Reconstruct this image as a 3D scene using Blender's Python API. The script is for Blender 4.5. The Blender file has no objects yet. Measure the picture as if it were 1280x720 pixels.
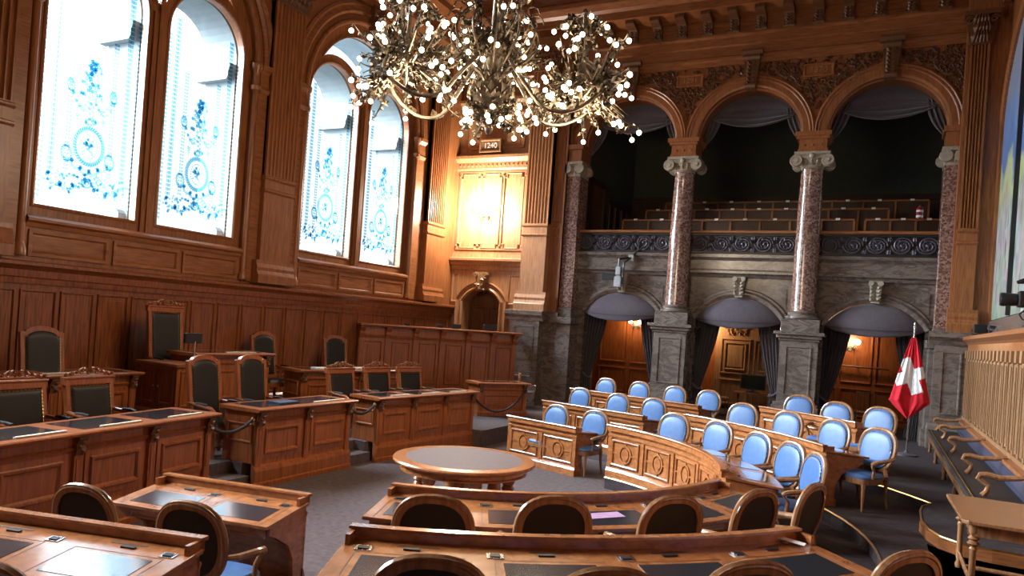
import bpy, math, random
from math import sin, cos, pi, radians, atan2, hypot, sqrt
from mathutils import Vector, Matrix
from mathutils.geometry import tessellate_polygon

random.seed(7)
scn = bpy.context.scene
COL = scn.collection

# ---------------------------------------------------------------- camera, sky, exposure
cam_data = bpy.data.cameras.new('camera'); cam = bpy.data.objects.new('camera', cam_data); COL.objects.link(cam)
yaw, pitch, roll = radians(-26.738), radians(0.2517), radians(-4.041)
fwd = Vector((sin(yaw)*cos(pitch), cos(yaw)*cos(pitch), sin(pitch)))
rgt0 = Vector((cos(yaw), -sin(yaw), 0)); up0 = rgt0.cross(fwd)
rgt = rgt0*cos(roll) - up0*sin(roll); upv = rgt0*sin(roll) + up0*cos(roll)
mw = Matrix((rgt, upv, -fwd)).transposed().to_4x4(); mw.translation = Vector((0, 0, 2.5))
cam.matrix_world = mw
cam_data.sensor_width = 36.0; cam_data.lens = 914.0/1280*36; cam_data.shift_y = 41.5/1280
cam_data.clip_start = 0.05; cam_data.clip_end = 200
scn.camera = cam
scn.view_settings.view_transform = 'Standard'; scn.view_settings.look = 'None'
scn.view_settings.gamma = 1.0; scn.view_settings.use_curve_mapping = False
scn.view_settings.exposure = 0.04
SKY = 1.35; GLOW = 170.0; BULB = 11.0; CHAND_W = 235.0; SCONCE_W = 120.0
w = bpy.data.worlds.new('overcast_sky'); scn.world = w; w.use_nodes = True
wn = w.node_tree.nodes; wl = w.node_tree.links
bg = wn['Background']; bg.inputs[1].default_value = SKY
tc = wn.new('ShaderNodeTexCoord'); sep = wn.new('ShaderNodeSeparateXYZ'); rp = wn.new('ShaderNodeValToRGB')
wl.new(tc.outputs['Generated'], sep.inputs[0]); wl.new(sep.outputs[2], rp.inputs[0]); wl.new(rp.outputs[0], bg.inputs[0])
rp.color_ramp.elements[0].position = 0.0; rp.color_ramp.elements[0].color = (0.93, 0.95, 0.96, 1)
rp.color_ramp.elements[1].position = 0.8; rp.color_ramp.elements[1].color = (0.86, 0.93, 1.0, 1)
# bright sky patch added out of view, to light the room through the windows
dt = wn.new('ShaderNodeVectorMath'); dt.operation = 'DOT_PRODUCT'; dt.inputs[1].default_value = Vector((-0.80, -0.25, 0.46)).normalized()
nm = wn.new('ShaderNodeVectorMath'); nm.operation = 'NORMALIZE'; wl.new(tc.outputs['Generated'], nm.inputs[0]); wl.new(nm.outputs[0], dt.inputs[0])
mxm = wn.new('ShaderNodeMath'); mxm.operation = 'MAXIMUM'; mxm.inputs[1].default_value = 0.0; wl.new(dt.outputs['Value'], mxm.inputs[0])
pw = wn.new('ShaderNodeMath'); pw.operation = 'POWER'; pw.inputs[1].default_value = 11.0; wl.new(mxm.outputs[0], pw.inputs[0])
ma = wn.new('ShaderNodeMath'); ma.operation = 'MULTIPLY_ADD'; ma.inputs[1].default_value = GLOW; ma.inputs[2].default_value = SKY; wl.new(pw.outputs[0], ma.inputs[0])
wl.new(ma.outputs[0], bg.inputs[1])
scn.cycles.max_bounces = 10; scn.cycles.diffuse_bounces = 5; scn.cycles.glossy_bounces = 4
scn.cycles.transparent_max_bounces = 16; scn.cycles.sample_clamp_indirect = 6.0
scn.cycles.use_denoising = True
try: scn.cycles.denoiser = 'OPENIMAGEDENOISE'
except Exception: pass
def daylight_portal(y):
    l = bpy.data.lights.new('window_daylight', 'AREA'); l.shape = 'RECTANGLE'; l.size = 6.4; l.size_y = 4.6
    l.cycles.is_portal = True
    o = bpy.data.objects.new('window_daylight', l); COL.objects.link(o)
    o.location = (-12.75, y, 6.4); o.rotation_euler = (0, -pi/2, 0)
for y in (2.81, 8.5, 14.19): daylight_portal(y)

# ---------------------------------------------------------------- materials
def newmat(name):
    m = bpy.data.materials.new(name); m.use_nodes = True
    return m, m.node_tree.nodes, m.node_tree.links, m.node_tree.nodes['Principled BSDF']
def ramp(n, stops):
    r = n.new('ShaderNodeValToRGB'); e = r.color_ramp.elements
    while len(e) < len(stops): e.new(0.5)
    for k, (p, c) in enumerate(stops): e[k].position = p; e[k].color = (*c, 1)
    return r
def wood(name, dark, light, scale=(9, 9, 0.7), rough=0.34, coat=0.0):
    m, n, l, b = newmat(name)
    t = n.new('ShaderNodeTexCoord'); mp = n.new('ShaderNodeMapping'); mp.inputs['Scale'].default_value = scale
    l.new(t.outputs['Object'], mp.inputs[0])
    z = n.new('ShaderNodeTexNoise'); z.inputs['Scale'].default_value = 3.0; z.inputs['Detail'].default_value = 7; z.inputs['Roughness'].default_value = 0.62
    z.inputs['Distortion'].default_value = 0.4
    l.new(mp.outputs[0], z.inputs['Vector'])
    mid = tuple((a+c)/2 for a, c in zip(dark, light))
    r = ramp(n, [(0.30, dark), (0.5, mid), (0.72, light)]); l.new(z.outputs['Fac'], r.inputs[0])
    l.new(r.outputs[0], b.inputs['Base Color'])
    b.inputs['Roughness'].default_value = rough
    b.inputs['Coat Weight'].default_value = coat; b.inputs['Coat Roughness'].default_value = 0.12
    bp = n.new('ShaderNodeBump'); bp.inputs['Strength'].default_value = 0.06; bp.inputs['Distance'].default_value = 0.02
    l.new(z.outputs['Fac'], bp.inputs['Height']); l.new(bp.outputs[0], b.inputs['Normal'])
    return m
def plain(name, col, rough=0.5, metal=0.0, spec=0.5, noise=0.0, sheen=0.0):
    m, n, l, b = newmat(name)
    b.inputs['Roughness'].default_value = rough; b.inputs['Metallic'].default_value = metal
    b.inputs['Specular IOR Level'].default_value = spec; b.inputs['Sheen Weight'].default_value = sheen
    t = n.new('ShaderNodeTexCoord'); z = n.new('ShaderNodeTexNoise'); z.inputs['Scale'].default_value = 14; z.inputs['Detail'].default_value = 4
    l.new(t.outputs['Object'], z.inputs['Vector'])
    a = 0.12 + noise
    r = ramp(n, [(0.25, tuple(c*(1-a) for c in col)), (0.75, tuple(min(1, c*(1+a)) for c in col))])
    l.new(z.outputs['Fac'], r.inputs[0]); l.new(r.outputs[0], b.inputs['Base Color'])
    return m
def stone(name, cols, scale=2.5, rough=0.25, vein=True, stretch=(1, 1, 1)):
    m, n, l, b = newmat(name)
    t = n.new('ShaderNodeTexCoord'); mp = n.new('ShaderNodeMapping'); mp.inputs['Scale'].default_value = stretch
    l.new(t.outputs['Object'], mp.inputs[0])
    if vein:
        z = n.new('ShaderNodeTexNoise'); z.inputs['Scale'].default_value = scale; z.inputs['Detail'].default_value = 9
        z.inputs['Roughness'].default_value = 0.65; z.inputs['Distortion'].default_value = 1.6
        l.new(mp.outputs[0], z.inputs['Vector']); f = z.outputs['Fac']
    else:
        z = n.new('ShaderNodeTexVoronoi'); z.inputs['Scale'].default_value = scale; l.new(mp.outputs[0], z.inputs['Vector'])
        z2 = n.new('ShaderNodeTexNoise'); z2.inputs['Scale'].default_value = scale*0.8; z2.inputs['Detail'].default_value = 6; l.new(mp.outputs[0], z2.inputs['Vector'])
        mx = n.new('ShaderNodeMix'); mx.data_type = 'FLOAT'; mx.inputs[0].default_value = 0.5
        sp = n.new('ShaderNodeSeparateColor'); l.new(z.outputs['Color'], sp.inputs[0])
        l.new(sp.outputs[0], mx.inputs[2]); l.new(z2.outputs['Fac'], mx.inputs[3]); f = mx.outputs[0]
    k = len(cols); r = ramp(n, [(0.28+0.46*i/(k-1), c) for i, c in enumerate(cols)])
    l.new(f, r.inputs[0]); l.new(r.outputs[0], b.inputs['Base Color']); b.inputs['Roughness'].default_value = rough
    return m
def emis(name, col, s):
    m, n, l, b = newmat(name)
    b.inputs['Base Color'].default_value = (*col, 1); b.inputs['Emission Color'].default_value = (*col, 1); b.inputs['Emission Strength'].default_value = s
    return m

OAK = wood('oak_panelling', (0.155, 0.048, 0.014), (0.37, 0.140, 0.048))
OAKH = wood('oak_horizontal', (0.155, 0.048, 0.014), (0.37, 0.140, 0.048), scale=(1.0, 1.0, 9))
OAKD = wood('dark_oak_carving', (0.075, 0.030, 0.012), (0.17, 0.070, 0.028), rough=0.4)
DESK = wood('polished_desk_oak', (0.215, 0.069, 0.021), (0.46, 0.175, 0.058), scale=(3, 3, 6), rough=0.24, coat=0.5)
CHAIRW = wood('chair_walnut', (0.16, 0.070, 0.030), (0.34, 0.165, 0.075), rough=0.22, coat=0.4)
ROST = wood('rostrum_oak', (0.16, 0.040, 0.010), (0.40, 0.122, 0.035), rough=0.30, coat=0.2)
WAIN = wood('wainscot_oak', (0.085, 0.022, 0.007), (0.36, 0.112, 0.036), rough=0.30, coat=0.15)
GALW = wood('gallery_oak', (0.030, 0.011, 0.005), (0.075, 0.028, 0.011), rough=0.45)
LIGHTW = wood('pale_oak_lattice', (0.17, 0.085, 0.038), (0.34, 0.190, 0.095), rough=0.35)
MARB = stone('dark_brown_marble', [(0.052, 0.040, 0.034), (0.195, 0.153, 0.130), (0.085, 0.066, 0.057), (0.34, 0.275, 0.238)], 2.2, 0.2, True, (0.8, 0.8, 2.2))
GRAN = stone('red_speckled_granite', [(0.09, 0.045, 0.035), (0.20, 0.105, 0.08), (0.34, 0.22, 0.18)], 26, 0.12, False)
CAPST = stone('pale_capital_stone', [(0.20, 0.165, 0.12), (0.42, 0.37, 0.29)], 7, 0.45)
EXT = stone('exterior_pale_stone', [(0.17, 0.225, 0.25), (0.25, 0.31, 0.34)], 1.2, 0.8)
ENDW_LIT = wood('lamp_lit_oak', (0.25, 0.105, 0.042), (0.47, 0.245, 0.115), rough=0.4)  # oak made paler, so the sconce glow is put into its colour
CARPET_SHADE = plain('shaded_tier_carpet', (0.046, 0.036, 0.038), 0.95, spec=0.1, noise=0.15)  # darker carpet copy: shade on the tiers is put into its colour
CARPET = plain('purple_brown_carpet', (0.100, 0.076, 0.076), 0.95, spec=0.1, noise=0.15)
CARPD = plain('dark_riser_carpet', (0.05, 0.045, 0.055), 0.95, spec=0.1)
BRASS = plain('brass', (0.62, 0.42, 0.18), 0.28, 1.0)
BRONZE = plain('chandelier_bronze', (0.20, 0.165, 0.125), 0.42, 1.0, noise=0.3)
CHROME = plain('chrome', (0.72, 0.72, 0.72), 0.2, 1.0)
IRON = plain('dark_wrought_iron', (0.085, 0.075, 0.095), 0.42, 0.3)
BLUEL = plain('blue_leather', (0.050, 0.115, 0.270), 0.38, spec=0.35)
BLACKL = plain('black_leather', (0.020, 0.017, 0.016), 0.55, spec=0.3)
BLOT = plain('blotter_leather', (0.030, 0.030, 0.036), 0.13, spec=0.9)
BROWNL = plain('dark_brown_leather', (0.020, 0.016, 0.014), 0.5, spec=0.3)
NAVY = plain('navy_leather', (0.030, 0.032, 0.058), 0.5, spec=0.4)
GREYT = plain('grey_table_leather', (0.090, 0.066, 0.066), 0.6, spec=0.4)
CURT = plain('grey_purple_velvet', (0.090, 0.070, 0.084), 0.85, spec=0.15, sheen=0.4)
CURTD = plain('dark_grey_velvet', (0.050, 0.042, 0.050), 0.85, spec=0.15, sheen=0.3)
SWAG = plain('grey_lilac_swag_cloth', (0.105, 0.092, 0.105), 0.85, spec=0.15, sheen=0.3)
GREENW = plain('dark_green_wallpaper', (0.080, 0.086, 0.068), 0.85, spec=0.2)
BLACKP = plain('black_plastic', (0.012, 0.012, 0.013), 0.4)
GREYP = plain('grey_plastic', (0.32, 0.33, 0.36), 0.45)
SCREEN = plain('dark_screen', (0.012, 0.022, 0.022), 0.15)
PAPER = plain('cream_paper', (0.66, 0.60, 0.46), 0.8)
WHITE = plain('white_paper', (0.80, 0.80, 0.80), 0.7)
LILAC = plain('lilac_paper', (0.42, 0.25, 0.42), 0.8)
RED = plain('red_flag_cloth', (0.52, 0.018, 0.030), 0.8, spec=0.15)
FWHITE = plain('white_flag_cloth', (0.78, 0.78, 0.80), 0.8, spec=0.15)
ROPE = plain('black_velvet_rope', (0.015, 0.014, 0.018), 0.8)
GOLDT = plain('gilt_lettering', (0.55, 0.36, 0.16), 0.35, 0.8)
SILVT = plain('white_lettering', (0.82, 0.80, 0.76), 0.5)
REDP = plain('red_enamel', (0.30, 0.02, 0.02), 0.35)
BULBM = emis('lit_globe_bulb', (1.0, 0.80, 0.56), BULB)
BULBO = plain('frosted_globe_bulb', (0.80, 0.74, 0.66), 0.3)
SCONM = emis('lit_sconce_glass', (1.0, 0.78, 0.50), 22.0)
CEILM = plain('ceiling_panel', (0.30, 0.26, 0.20), 0.7)
BLOT.node_tree.nodes['Principled BSDF'].inputs['Coat Weight'].default_value = 1.0; BLOT.node_tree.nodes['Principled BSDF'].inputs['Coat Roughness'].default_value = 0.12; BLOT.node_tree.nodes['Principled BSDF'].inputs['Coat IOR'].default_value = 1.7
def glass_mat():
    m = bpy.data.materials.new('clear_window_glass'); m.use_nodes = True; n = m.node_tree.nodes; l = m.node_tree.links; n.clear()
    o = n.new('ShaderNodeOutputMaterial'); t = n.new('ShaderNodeBsdfTransparent'); t.inputs[0].default_value = (0.96, 0.98, 1, 1)
    g = n.new('ShaderNodeBsdfGlossy'); g.inputs['Roughness'].default_value = 0.05
    mx = n.new('ShaderNodeMixShader'); mx.inputs[0].default_value = 0.03; l.new(t.outputs[0], mx.inputs[1]); l.new(g.outputs[0], mx.inputs[2]); l.new(mx.outputs[0], o.inputs[0])
    return m
GLASS = glass_mat()
def etch_mat():
    m = bpy.data.materials.new('etched_blue_glass'); m.use_nodes = True; n = m.node_tree.nodes; l = m.node_tree.links; n.clear()
    o = n.new('ShaderNodeOutputMaterial'); t = n.new('ShaderNodeBsdfTransparent'); t.inputs[0].default_value = (0.30, 0.56, 0.70, 1)
    l.new(t.outputs[0], o.inputs[0]); return m
ETCH = etch_mat()
def mural_mat():
    m, n, l, b = newmat('landscape_mural_paint')
    t = n.new('ShaderNodeTexCoord'); sp = n.new('ShaderNodeSeparateXYZ'); l.new(t.outputs['Object'], sp.inputs[0])
    nz = n.new('ShaderNodeTexNoise'); nz.inputs['Scale'].default_value = 1.1; nz.inputs['Detail'].default_value = 6; l.new(t.outputs['Object'], nz.inputs['Vector'])
    ad = n.new('ShaderNodeMath'); ad.operation = 'MULTIPLY_ADD'; ad.inputs[1].default_value = 2.4; ad.inputs[2].default_value = -1.2; l.new(nz.outputs['Fac'], ad.inputs[0])
    sm = n.new('ShaderNodeMath'); sm.operation = 'ADD'; l.new(sp.outputs[2], sm.inputs[0]); l.new(ad.outputs[0], sm.inputs[1])
    dv = n.new('ShaderNodeMath'); dv.operation = 'DIVIDE'; dv.inputs[1].default_value = 6.0; l.new(sm.outputs[0], dv.inputs[0])
    r = ramp(n, [(0.0, (0.12, 0.18, 0.08)), (0.10, (0.22, 0.28, 0.13)), (0.20, (0.16, 0.16, 0.15)), (0.30, (0.27, 0.24, 0.25)), (0.40, (0.35, 0.38, 0.16)), (0.46, (0.38, 0.42, 0.22)), (0.52, (0.07, 0.14, 0.34)), (0.66, (0.13, 0.22, 0.45)), (0.76, (0.20, 0.25, 0.36)), (1.0, (0.26, 0.29, 0.38))])
    l.new(dv.outputs[0], r.inputs[0])
    v = n.new('ShaderNodeTexVoronoi'); v.inputs['Scale'].default_value = 3.2
    mp = n.new('ShaderNodeMapping'); mp.inputs['Scale'].default_value = (1, 2.2, 0.9); l.new(t.outputs['Object'], mp.inputs[0]); l.new(mp.outputs[0], v.inputs['Vector'])
    hs = n.new('ShaderNodeHueSaturation'); hs.inputs['Saturation'].default_value = 0.4; hs.inputs['Value'].default_value = 0.42; l.new(v.outputs['Color'], hs.inputs['Color'])
    band = ramp(n, [(0.0, (0.5,)*3), (0.06, (0.8,)*3), (0.36, (0.8,)*3), (0.44, (0, 0, 0))]); l.new(dv.outputs[0], band.inputs[0])
    mx = n.new('ShaderNodeMix'); mx.data_type = 'RGBA'; l.new(band.outputs[0], mx.inputs[0]); l.new(r.outputs[0], mx.inputs[6]); l.new(hs.outputs[0], mx.inputs[7])
    l.new(mx.outputs[2], b.inputs['Base Color']); b.inputs['Roughness'].default_value = 0.6
    return m
MURAL = mural_mat()

# ---------------------------------------------------------------- mesh building
WORLD = {}
class Frame:
    """a plane: P(u, v, w) = O + u U + v V + w N"""
    def __init__(s, O, U, V, N): s.O, s.U, s.V, s.N = Vector(O), Vector(U).normalized(), Vector(V).normalized(), Vector(N).normalized()
    def P(s, u, v, w): return s.O + s.U*u + s.V*v + s.N*w
class Bent:
    """front face of a desk: u along, v = height, w out of the face; mp(u, depth, z)"""
    def __init__(s, mp, d0): s.mp, s.d0 = mp, d0
    def P(s, u, v, w): return s.mp(u, s.d0 - w, v)
W3 = Frame((0, 0, 0), (1, 0, 0), (0, 0, 1), (0, -1, 0))
class XYZ:
    @staticmethod
    def P(u, v, w): return Vector((u, v, w))
def arc(cx, cy, r, a0, a1, n, ry=None):
    ry = r if ry is None else ry
    return [(cx + r*cos(a0+(a1-a0)*i/n), cy + ry*sin(a0+(a1-a0)*i/n)) for i in range(n+1)]

class MB:
    def __init__(s): s.v = []; s.f = []
    def add(s, vs, fs):
        k = len(s.v); s.v += [Vector(v) for v in vs]; s.f += [tuple(i+k for i in f) for f in fs]
    def fbox(s, F, u0, u1, v0, v1, w0, w1, nu=1):
        vs = []; fs = []
        for i in range(nu+1):
            u = u0+(u1-u0)*i/nu
            vs += [F.P(u, v0, w0), F.P(u, v1, w0), F.P(u, v1, w1), F.P(u, v0, w1)]
        for i in range(nu):
            a = 4*i; b = a+4
            for j in range(4): fs.append((a+j, a+(j+1) % 4, b+(j+1) % 4, b+j))
        fs += [(3, 2, 1, 0), (4*nu, 4*nu+1, 4*nu+2, 4*nu+3)]
        s.add(vs, fs)
    def box(s, x0, x1, y0, y1, z0, z1): s.fbox(XYZ, x0, x1, y0, y1, z0, z1)
    def fplate(s, F, outer, holes, w0, w1):
        loops = [list(outer)]+[list(h) for h in holes]
        tris = tessellate_polygon([[Vector((p[0], p[1], 0)) for p in L] for L in loops])
        flat = [p for L in loops for p in L]; n = len(flat)
        vs = [F.P(p[0], p[1], w1) for p in flat]+[F.P(p[0], p[1], w0) for p in flat]
        fs = []
        for t in tris:
            a, b, c = (flat[i] for i in t)
            if (b[0]-a[0])*(c[1]-a[1])-(b[1]-a[1])*(c[0]-a[0]) < 0: t = t[::-1]
            fs += [tuple(t), tuple(i+n for i in t[::-1])]
        k = 0
        for L in loops:
            m = len(L)
            for i in range(m):
                a, b = k+i, k+(i+1) % m; fs.append((a, a+n, b+n, b))
            k += m
        s.add(vs, fs)
    def fpanel(s, F, u0, u1, v0, v1, steps, w0=0.0):
        """nested rectangles: steps = [(inset, w)], closed with a flat field"""
        vs = []; fs = []
        for (i, ww) in steps: vs += [F.P(u0+i, v0+i, w0+ww), F.P(u1-i, v0+i, w0+ww), F.P(u1-i, v1-i, w0+ww), F.P(u0+i, v1-i, w0+ww)]
        for k in range(len(steps)-1):
            a = 4*k
            for j in range(4): fs.append((a+j, a+(j+1) % 4, a+4+(j+1) % 4, a+4+j))
        a = 4*(len(steps)-1); fs.append((a, a+1, a+2, a+3)); s.add(vs, fs)
    def fextr(s, F, u0, u1, prof, nu=1):
        """closed profile [(w, v)] drawn along u"""
        n = len(prof); vs = []; fs = []
        for i in range(nu+1):
            u = u0+(u1-u0)*i/nu; vs += [F.P(u, v, ww) for (ww, v) in prof]
        for i in range(nu):
            for j in range(n): fs.append((n*i+j, n*i+(j+1) % n, n*(i+1)+(j+1) % n, n*(i+1)+j))
        fs += [tuple(range(n))[::-1], tuple(range(n*nu, n*nu+n))]
        s.add(vs, fs)
    def fsweep(s, F, path, prof, closed=False):
        """profile [(a, w)] swept along an in-plane path; a to the left of travel"""
        m = len(path); n = len(prof); vs = []; fs = []
        for i in range(m):
            if closed: p0, p1 = path[i-1], path[(i+1) % m]
            else: p0, p1 = path[max(i-1, 0)], path[min(i+1, m-1)]
            p = path[i]
            def nrm(a, b):
                d = hypot(b[0]-a[0], b[1]-a[1]) or 1; return (-(b[1]-a[1])/d, (b[0]-a[0])/d)
            n0 = nrm(p0, p) if p0 != p else nrm(p, p1); n1 = nrm(p, p1) if p1 != p else n0
            bx, by = n0[0]+n1[0], n0[1]+n1[1]; d = max(0.35, (bx*bx+by*by)/2); nx, ny = bx/d, by/d
            vs += [F.P(p[0]+nx*a, p[1]+ny*a, ww) for (a, ww) in prof]
        for i in range(m if closed else m-1):
            k = (i+1) % m
            for j in range(n): fs.append((n*i+j, n*i+(j+1) % n, n*k+(j+1) % n, n*k+j))
        if not closed: fs += [tuple(range(n))[::-1], tuple(range(n*(m-1), n*m))]
        s.add(vs, fs)
    def tube(s, pts, r, seg=6, closed=False, flat=1.0):
        pts = [Vector(p) for p in pts]; m = len(pts); rr = r if isinstance(r, (list, tuple)) else [r]*m
        vs = []; fs = []; ref = None
        for i in range(m):
            if closed: t = pts[(i+1) % m]-pts[i-1]
            else: t = pts[min(i+1, m-1)]-pts[max(i-1, 0)]
            t = t.normalized() if t.length > 1e-9 else Vector((0, 0, 1))
            if ref is None: ref = t.orthogonal().normalized() if abs(t.z) > 0.95 else Vector((0, 0, 1)).cross(t).normalized()
            a = (ref-t*ref.dot(t)); a = a.normalized() if a.length > 1e-6 else t.orthogonal().normalized()
            ref = a; b = t.cross(a)
            for k in range(seg):
                th = 2*pi*k/seg; vs.append(pts[i]+a*(rr[i]*cos(th))+b*(rr[i]*flat*sin(th)))
        for i in range(m if closed else m-1):
            j = (i+1) % m
            for k in range(seg): fs.append((seg*i+k, seg*i+(k+1) % seg, seg*j+(k+1) % seg, seg*j+k))
        if not closed: fs += [tuple(range(seg))[::-1], tuple(range(seg*(m-1), seg*m))]
        s.add(vs, fs)
    def ftube(s, F, pts, r, w=0.0, seg=6, closed=False): s.tube([F.P(p[0], p[1], w) for p in pts], r, seg, closed)
    def lathe(s, prof, c=(0, 0, 0), seg=16, axis='Z', a0=0, a1=2*pi):
        full = abs(a1-a0-2*pi) < 1e-6; ns = seg if full else seg+1; c = Vector(c); vs = []; fs = []
        for (r, z) in prof:
            for k in range(ns):
                th = a0+(a1-a0)*k/seg; x, y = r*cos(th), r*sin(th)
                vs.append(c+(Vector((x, y, z)) if axis == 'Z' else Vector((x, z, y)) if axis == 'Y' else Vector((z, x, y))))
        m = len(prof)
        for i in range(m-1):
            for k in range(ns if full else seg):
                q = (k+1) % ns; fs.append((ns*i+k, ns*i+q, ns*(i+1)+q, ns*(i+1)+k))
        if prof[0][0] > 1e-6: fs.append(tuple(range(ns))[::-1])
        if prof[-1][0] > 1e-6: fs.append(tuple(range(ns*(m-1), ns*m)))
        s.add(vs, fs)
    def ball(s, c, r, seg=8, rings=5, sz=1.0):
        prof = [(max(0.0, r*sin(pi*i/rings)), -r*sz*cos(pi*i/rings)) for i in range(rings+1)]
        prof[0] = (1e-7, -r*sz); prof[-1] = (1e-7, r*sz); s.lathe(prof, c, seg)
    def fleaf(s, F, u, v, size, ang, w=0.0, asp=0.45, h=0.3):
        c, d = cos(ang), sin(ang)
        def Q(x, y, ww): return F.P(u+(x*c-y*d)*size, v+(x*d+y*c)*size, w+ww*size)
        s.add([Q(0, 0, 0), Q(0.45, -asp, 0.02), Q(1, 0, h*0.6), Q(0.45, asp, 0.02), Q(0.45, 0, h)], [(0, 1, 4), (1, 2, 4), (2, 3, 4), (3, 0, 4)])
    def grid(s, fn, nu, nv):
        vs = [fn(i/nu, j/nv) for j in range(nv+1) for i in range(nu+1)]
        fs = [(j*(nu+1)+i, j*(nu+1)+i+1, (j+1)*(nu+1)+i+1, (j+1)*(nu+1)+i) for j in range(nv) for i in range(nu)]
        s.add(vs, fs)
    def build(s, name, mat, parent=None, smooth=False, label=None, kind=None, origin=False, thick=0.0, bevel=0.0):
        off = Vector((0, 0, 0))
        if origin:
            xs = [v.x for v in s.v]; ys = [v.y for v in s.v]; zs = [v.z for v in s.v]
            off = Vector(((min(xs)+max(xs))/2, (min(ys)+max(ys))/2, min(zs)))
        elif parent is not None: off = WORLD.get(parent.name, off)
        me = bpy.data.meshes.new(name); me.from_pydata([tuple(v-off) for v in s.v], [], s.f)
        me.materials.append(mat)
        import bmesh
        bm = bmesh.new(); bm.from_mesh(me); bmesh.ops.recalc_face_normals(bm, faces=bm.faces); bm.to_mesh(me); bm.free()
        if smooth:
            me.polygons.foreach_set('use_smooth', [True]*len(me.polygons))
            try: me.set_sharp_from_angle(angle=radians(40))
            except Exception: pass
        o = bpy.data.objects.new(name, me); COL.objects.link(o)
        if origin: o.location = off
        if parent is not None:
            o.parent = parent; WORLD[o.name] = off
        if thick:
            md = o.modifiers.new('thick', 'SOLIDIFY'); md.thickness = thick; md.offset = 0
        if bevel:
            md = o.modifiers.new('soft_edges', 'BEVEL'); md.width = bevel; md.segments = 2; md.limit_method = 'ANGLE'; md.angle_limit = radians(50)
        if label: o['label'] = label
        if kind: o['kind'] = kind
        return o
def struct(mb, name, mat, **k): return mb.build(name, mat, kind='structure', **k)
def tag(o, label, cat, group=None):
    o['label'] = label; o['category'] = cat
    if group: o['group'] = group
    return o
def thing(name, label, cat, loc=(0, 0, 0), rz=0.0, group=None, world=False):
    o = bpy.data.objects.new(name, None); COL.objects.link(o); o.location = loc; o.rotation_euler = (0, 0, rz)
    o.empty_display_size = 0.1
    if world: WORLD[o.name] = Vector(loc)
    return tag(o, label, cat, group)
def dup(root, loc, rz, label, group=None):
    r = root.copy(); COL.objects.link(r); r.location = loc; r.rotation_euler = (0, 0, rz); r['label'] = label
    if group: r['group'] = group
    for ch in root.children:
        c = ch.copy(); COL.objects.link(c); c.parent = r
        for g in ch.children:
            d = g.copy(); COL.objects.link(d); d.parent = c
    return r
PANEL = [(0, 0), (0.008, 0.030), (0.028, 0.030), (0.045, -0.004), (0.05, -0.025), (0.072, -0.025), (0.10, 0.004)]
def panel_steps(k): return [(a*k, b*k) for a, b in PANEL]

# ================================================================ ROOM SHELL
XL, XR, YB, YN, ZC = -11.5, 2.05, 19.15, -4.0, 12.3
LW = Frame((XL, 0, 0), (0, 1, 0), (0, 0, 1), (1, 0, 0))          # window wall, u = y
RW = Frame((XR, 0, 0), (0, -1, 0), (0, 0, 1), (-1, 0, 0))        # mural wall, u = -y
PW = Frame((0, 18.6, 0), (1, 0, 0), (0, 0, 1), (0, -1, 0))       # panelled end wall with the small door, u = x
BW = Frame((0, 18.75, 0), (1, 0, 0), (0, 0, 1), (0, -1, 0))      # arcade face, u = x
WY = (2.81, 8.50, 14.19)
WS, WR, WSPR = 3.60, 2.10, 7.36                                  # window sill, half width of the big arch, springing
NAR = 28
# floor and tiers
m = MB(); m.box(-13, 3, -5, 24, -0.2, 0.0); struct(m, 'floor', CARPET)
def poly_slab(name, pts, z0, z1, mat=CARPET):
    m = MB(); F = Frame((0, 0, 0), (1, 0, 0), (0, 1, 0), (0, 0, 1)); m.fplate(F, pts, [], z0, z1); return struct(m, name, mat)
C0 = (-4.68, 8.27)
A1, A2 = radians(72.5), radians(-75)
def sector(r0, r1, a0=A1, a1=A2): return arc(C0[0], C0[1], r0, a1, a0, 40)+arc(C0[0], C0[1], r1, a0, a1, 40)
poly_slab('floor_lower_tier', sector(3.02, 4.86), 0.0, 0.18, CARPET_SHADE)
poly_slab('floor_middle_tier', [p for p in sector(4.83, 6.42) if p[0] < 2.0], 0.0, 0.33, CARPET_SHADE)
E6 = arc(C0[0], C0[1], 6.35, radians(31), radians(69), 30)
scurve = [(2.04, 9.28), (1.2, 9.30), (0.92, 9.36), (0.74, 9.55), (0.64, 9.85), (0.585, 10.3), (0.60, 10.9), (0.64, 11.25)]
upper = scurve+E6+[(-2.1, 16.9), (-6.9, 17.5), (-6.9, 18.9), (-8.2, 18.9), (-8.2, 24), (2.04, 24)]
poly_slab('floor_upper_tier', upper, 0.0, 0.47, CARPET_SHADE)
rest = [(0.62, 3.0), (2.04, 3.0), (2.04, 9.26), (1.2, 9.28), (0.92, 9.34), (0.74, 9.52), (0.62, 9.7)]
poly_slab('floor_side_aisle', rest, 0.0, 0.33, CARPET_SHADE)
# brass nosings of the tier edges
def nosing(name, pts, z, label):
    m = MB(); m.tube([(p[0], p[1], z-0.008) for p in pts], 0.014, 6); o = m.build(name, BRASS, kind='structure'); return o
nosing('trim_1', arc(C0[0], C0[1], 4.83, A2, A1, 60), 0.335, '')
nosing('trim_2', scurve[::-1][::-1]+E6, 0.475, '')
nosing('trim_3', arc(C0[0], C0[1], 3.02, A2, A1, 60), 0.185, '')
m = MB(); m.fsweep(Frame((0, 0, 0), (1, 0, 0), (0, 1, 0), (0, 0, 1)), scurve[:6], [(0.0, 0.335), (0.0, 0.455), (0.02, 0.455), (0.02, 0.335)]); struct(m, 'trim_4', OAKH)
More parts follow.
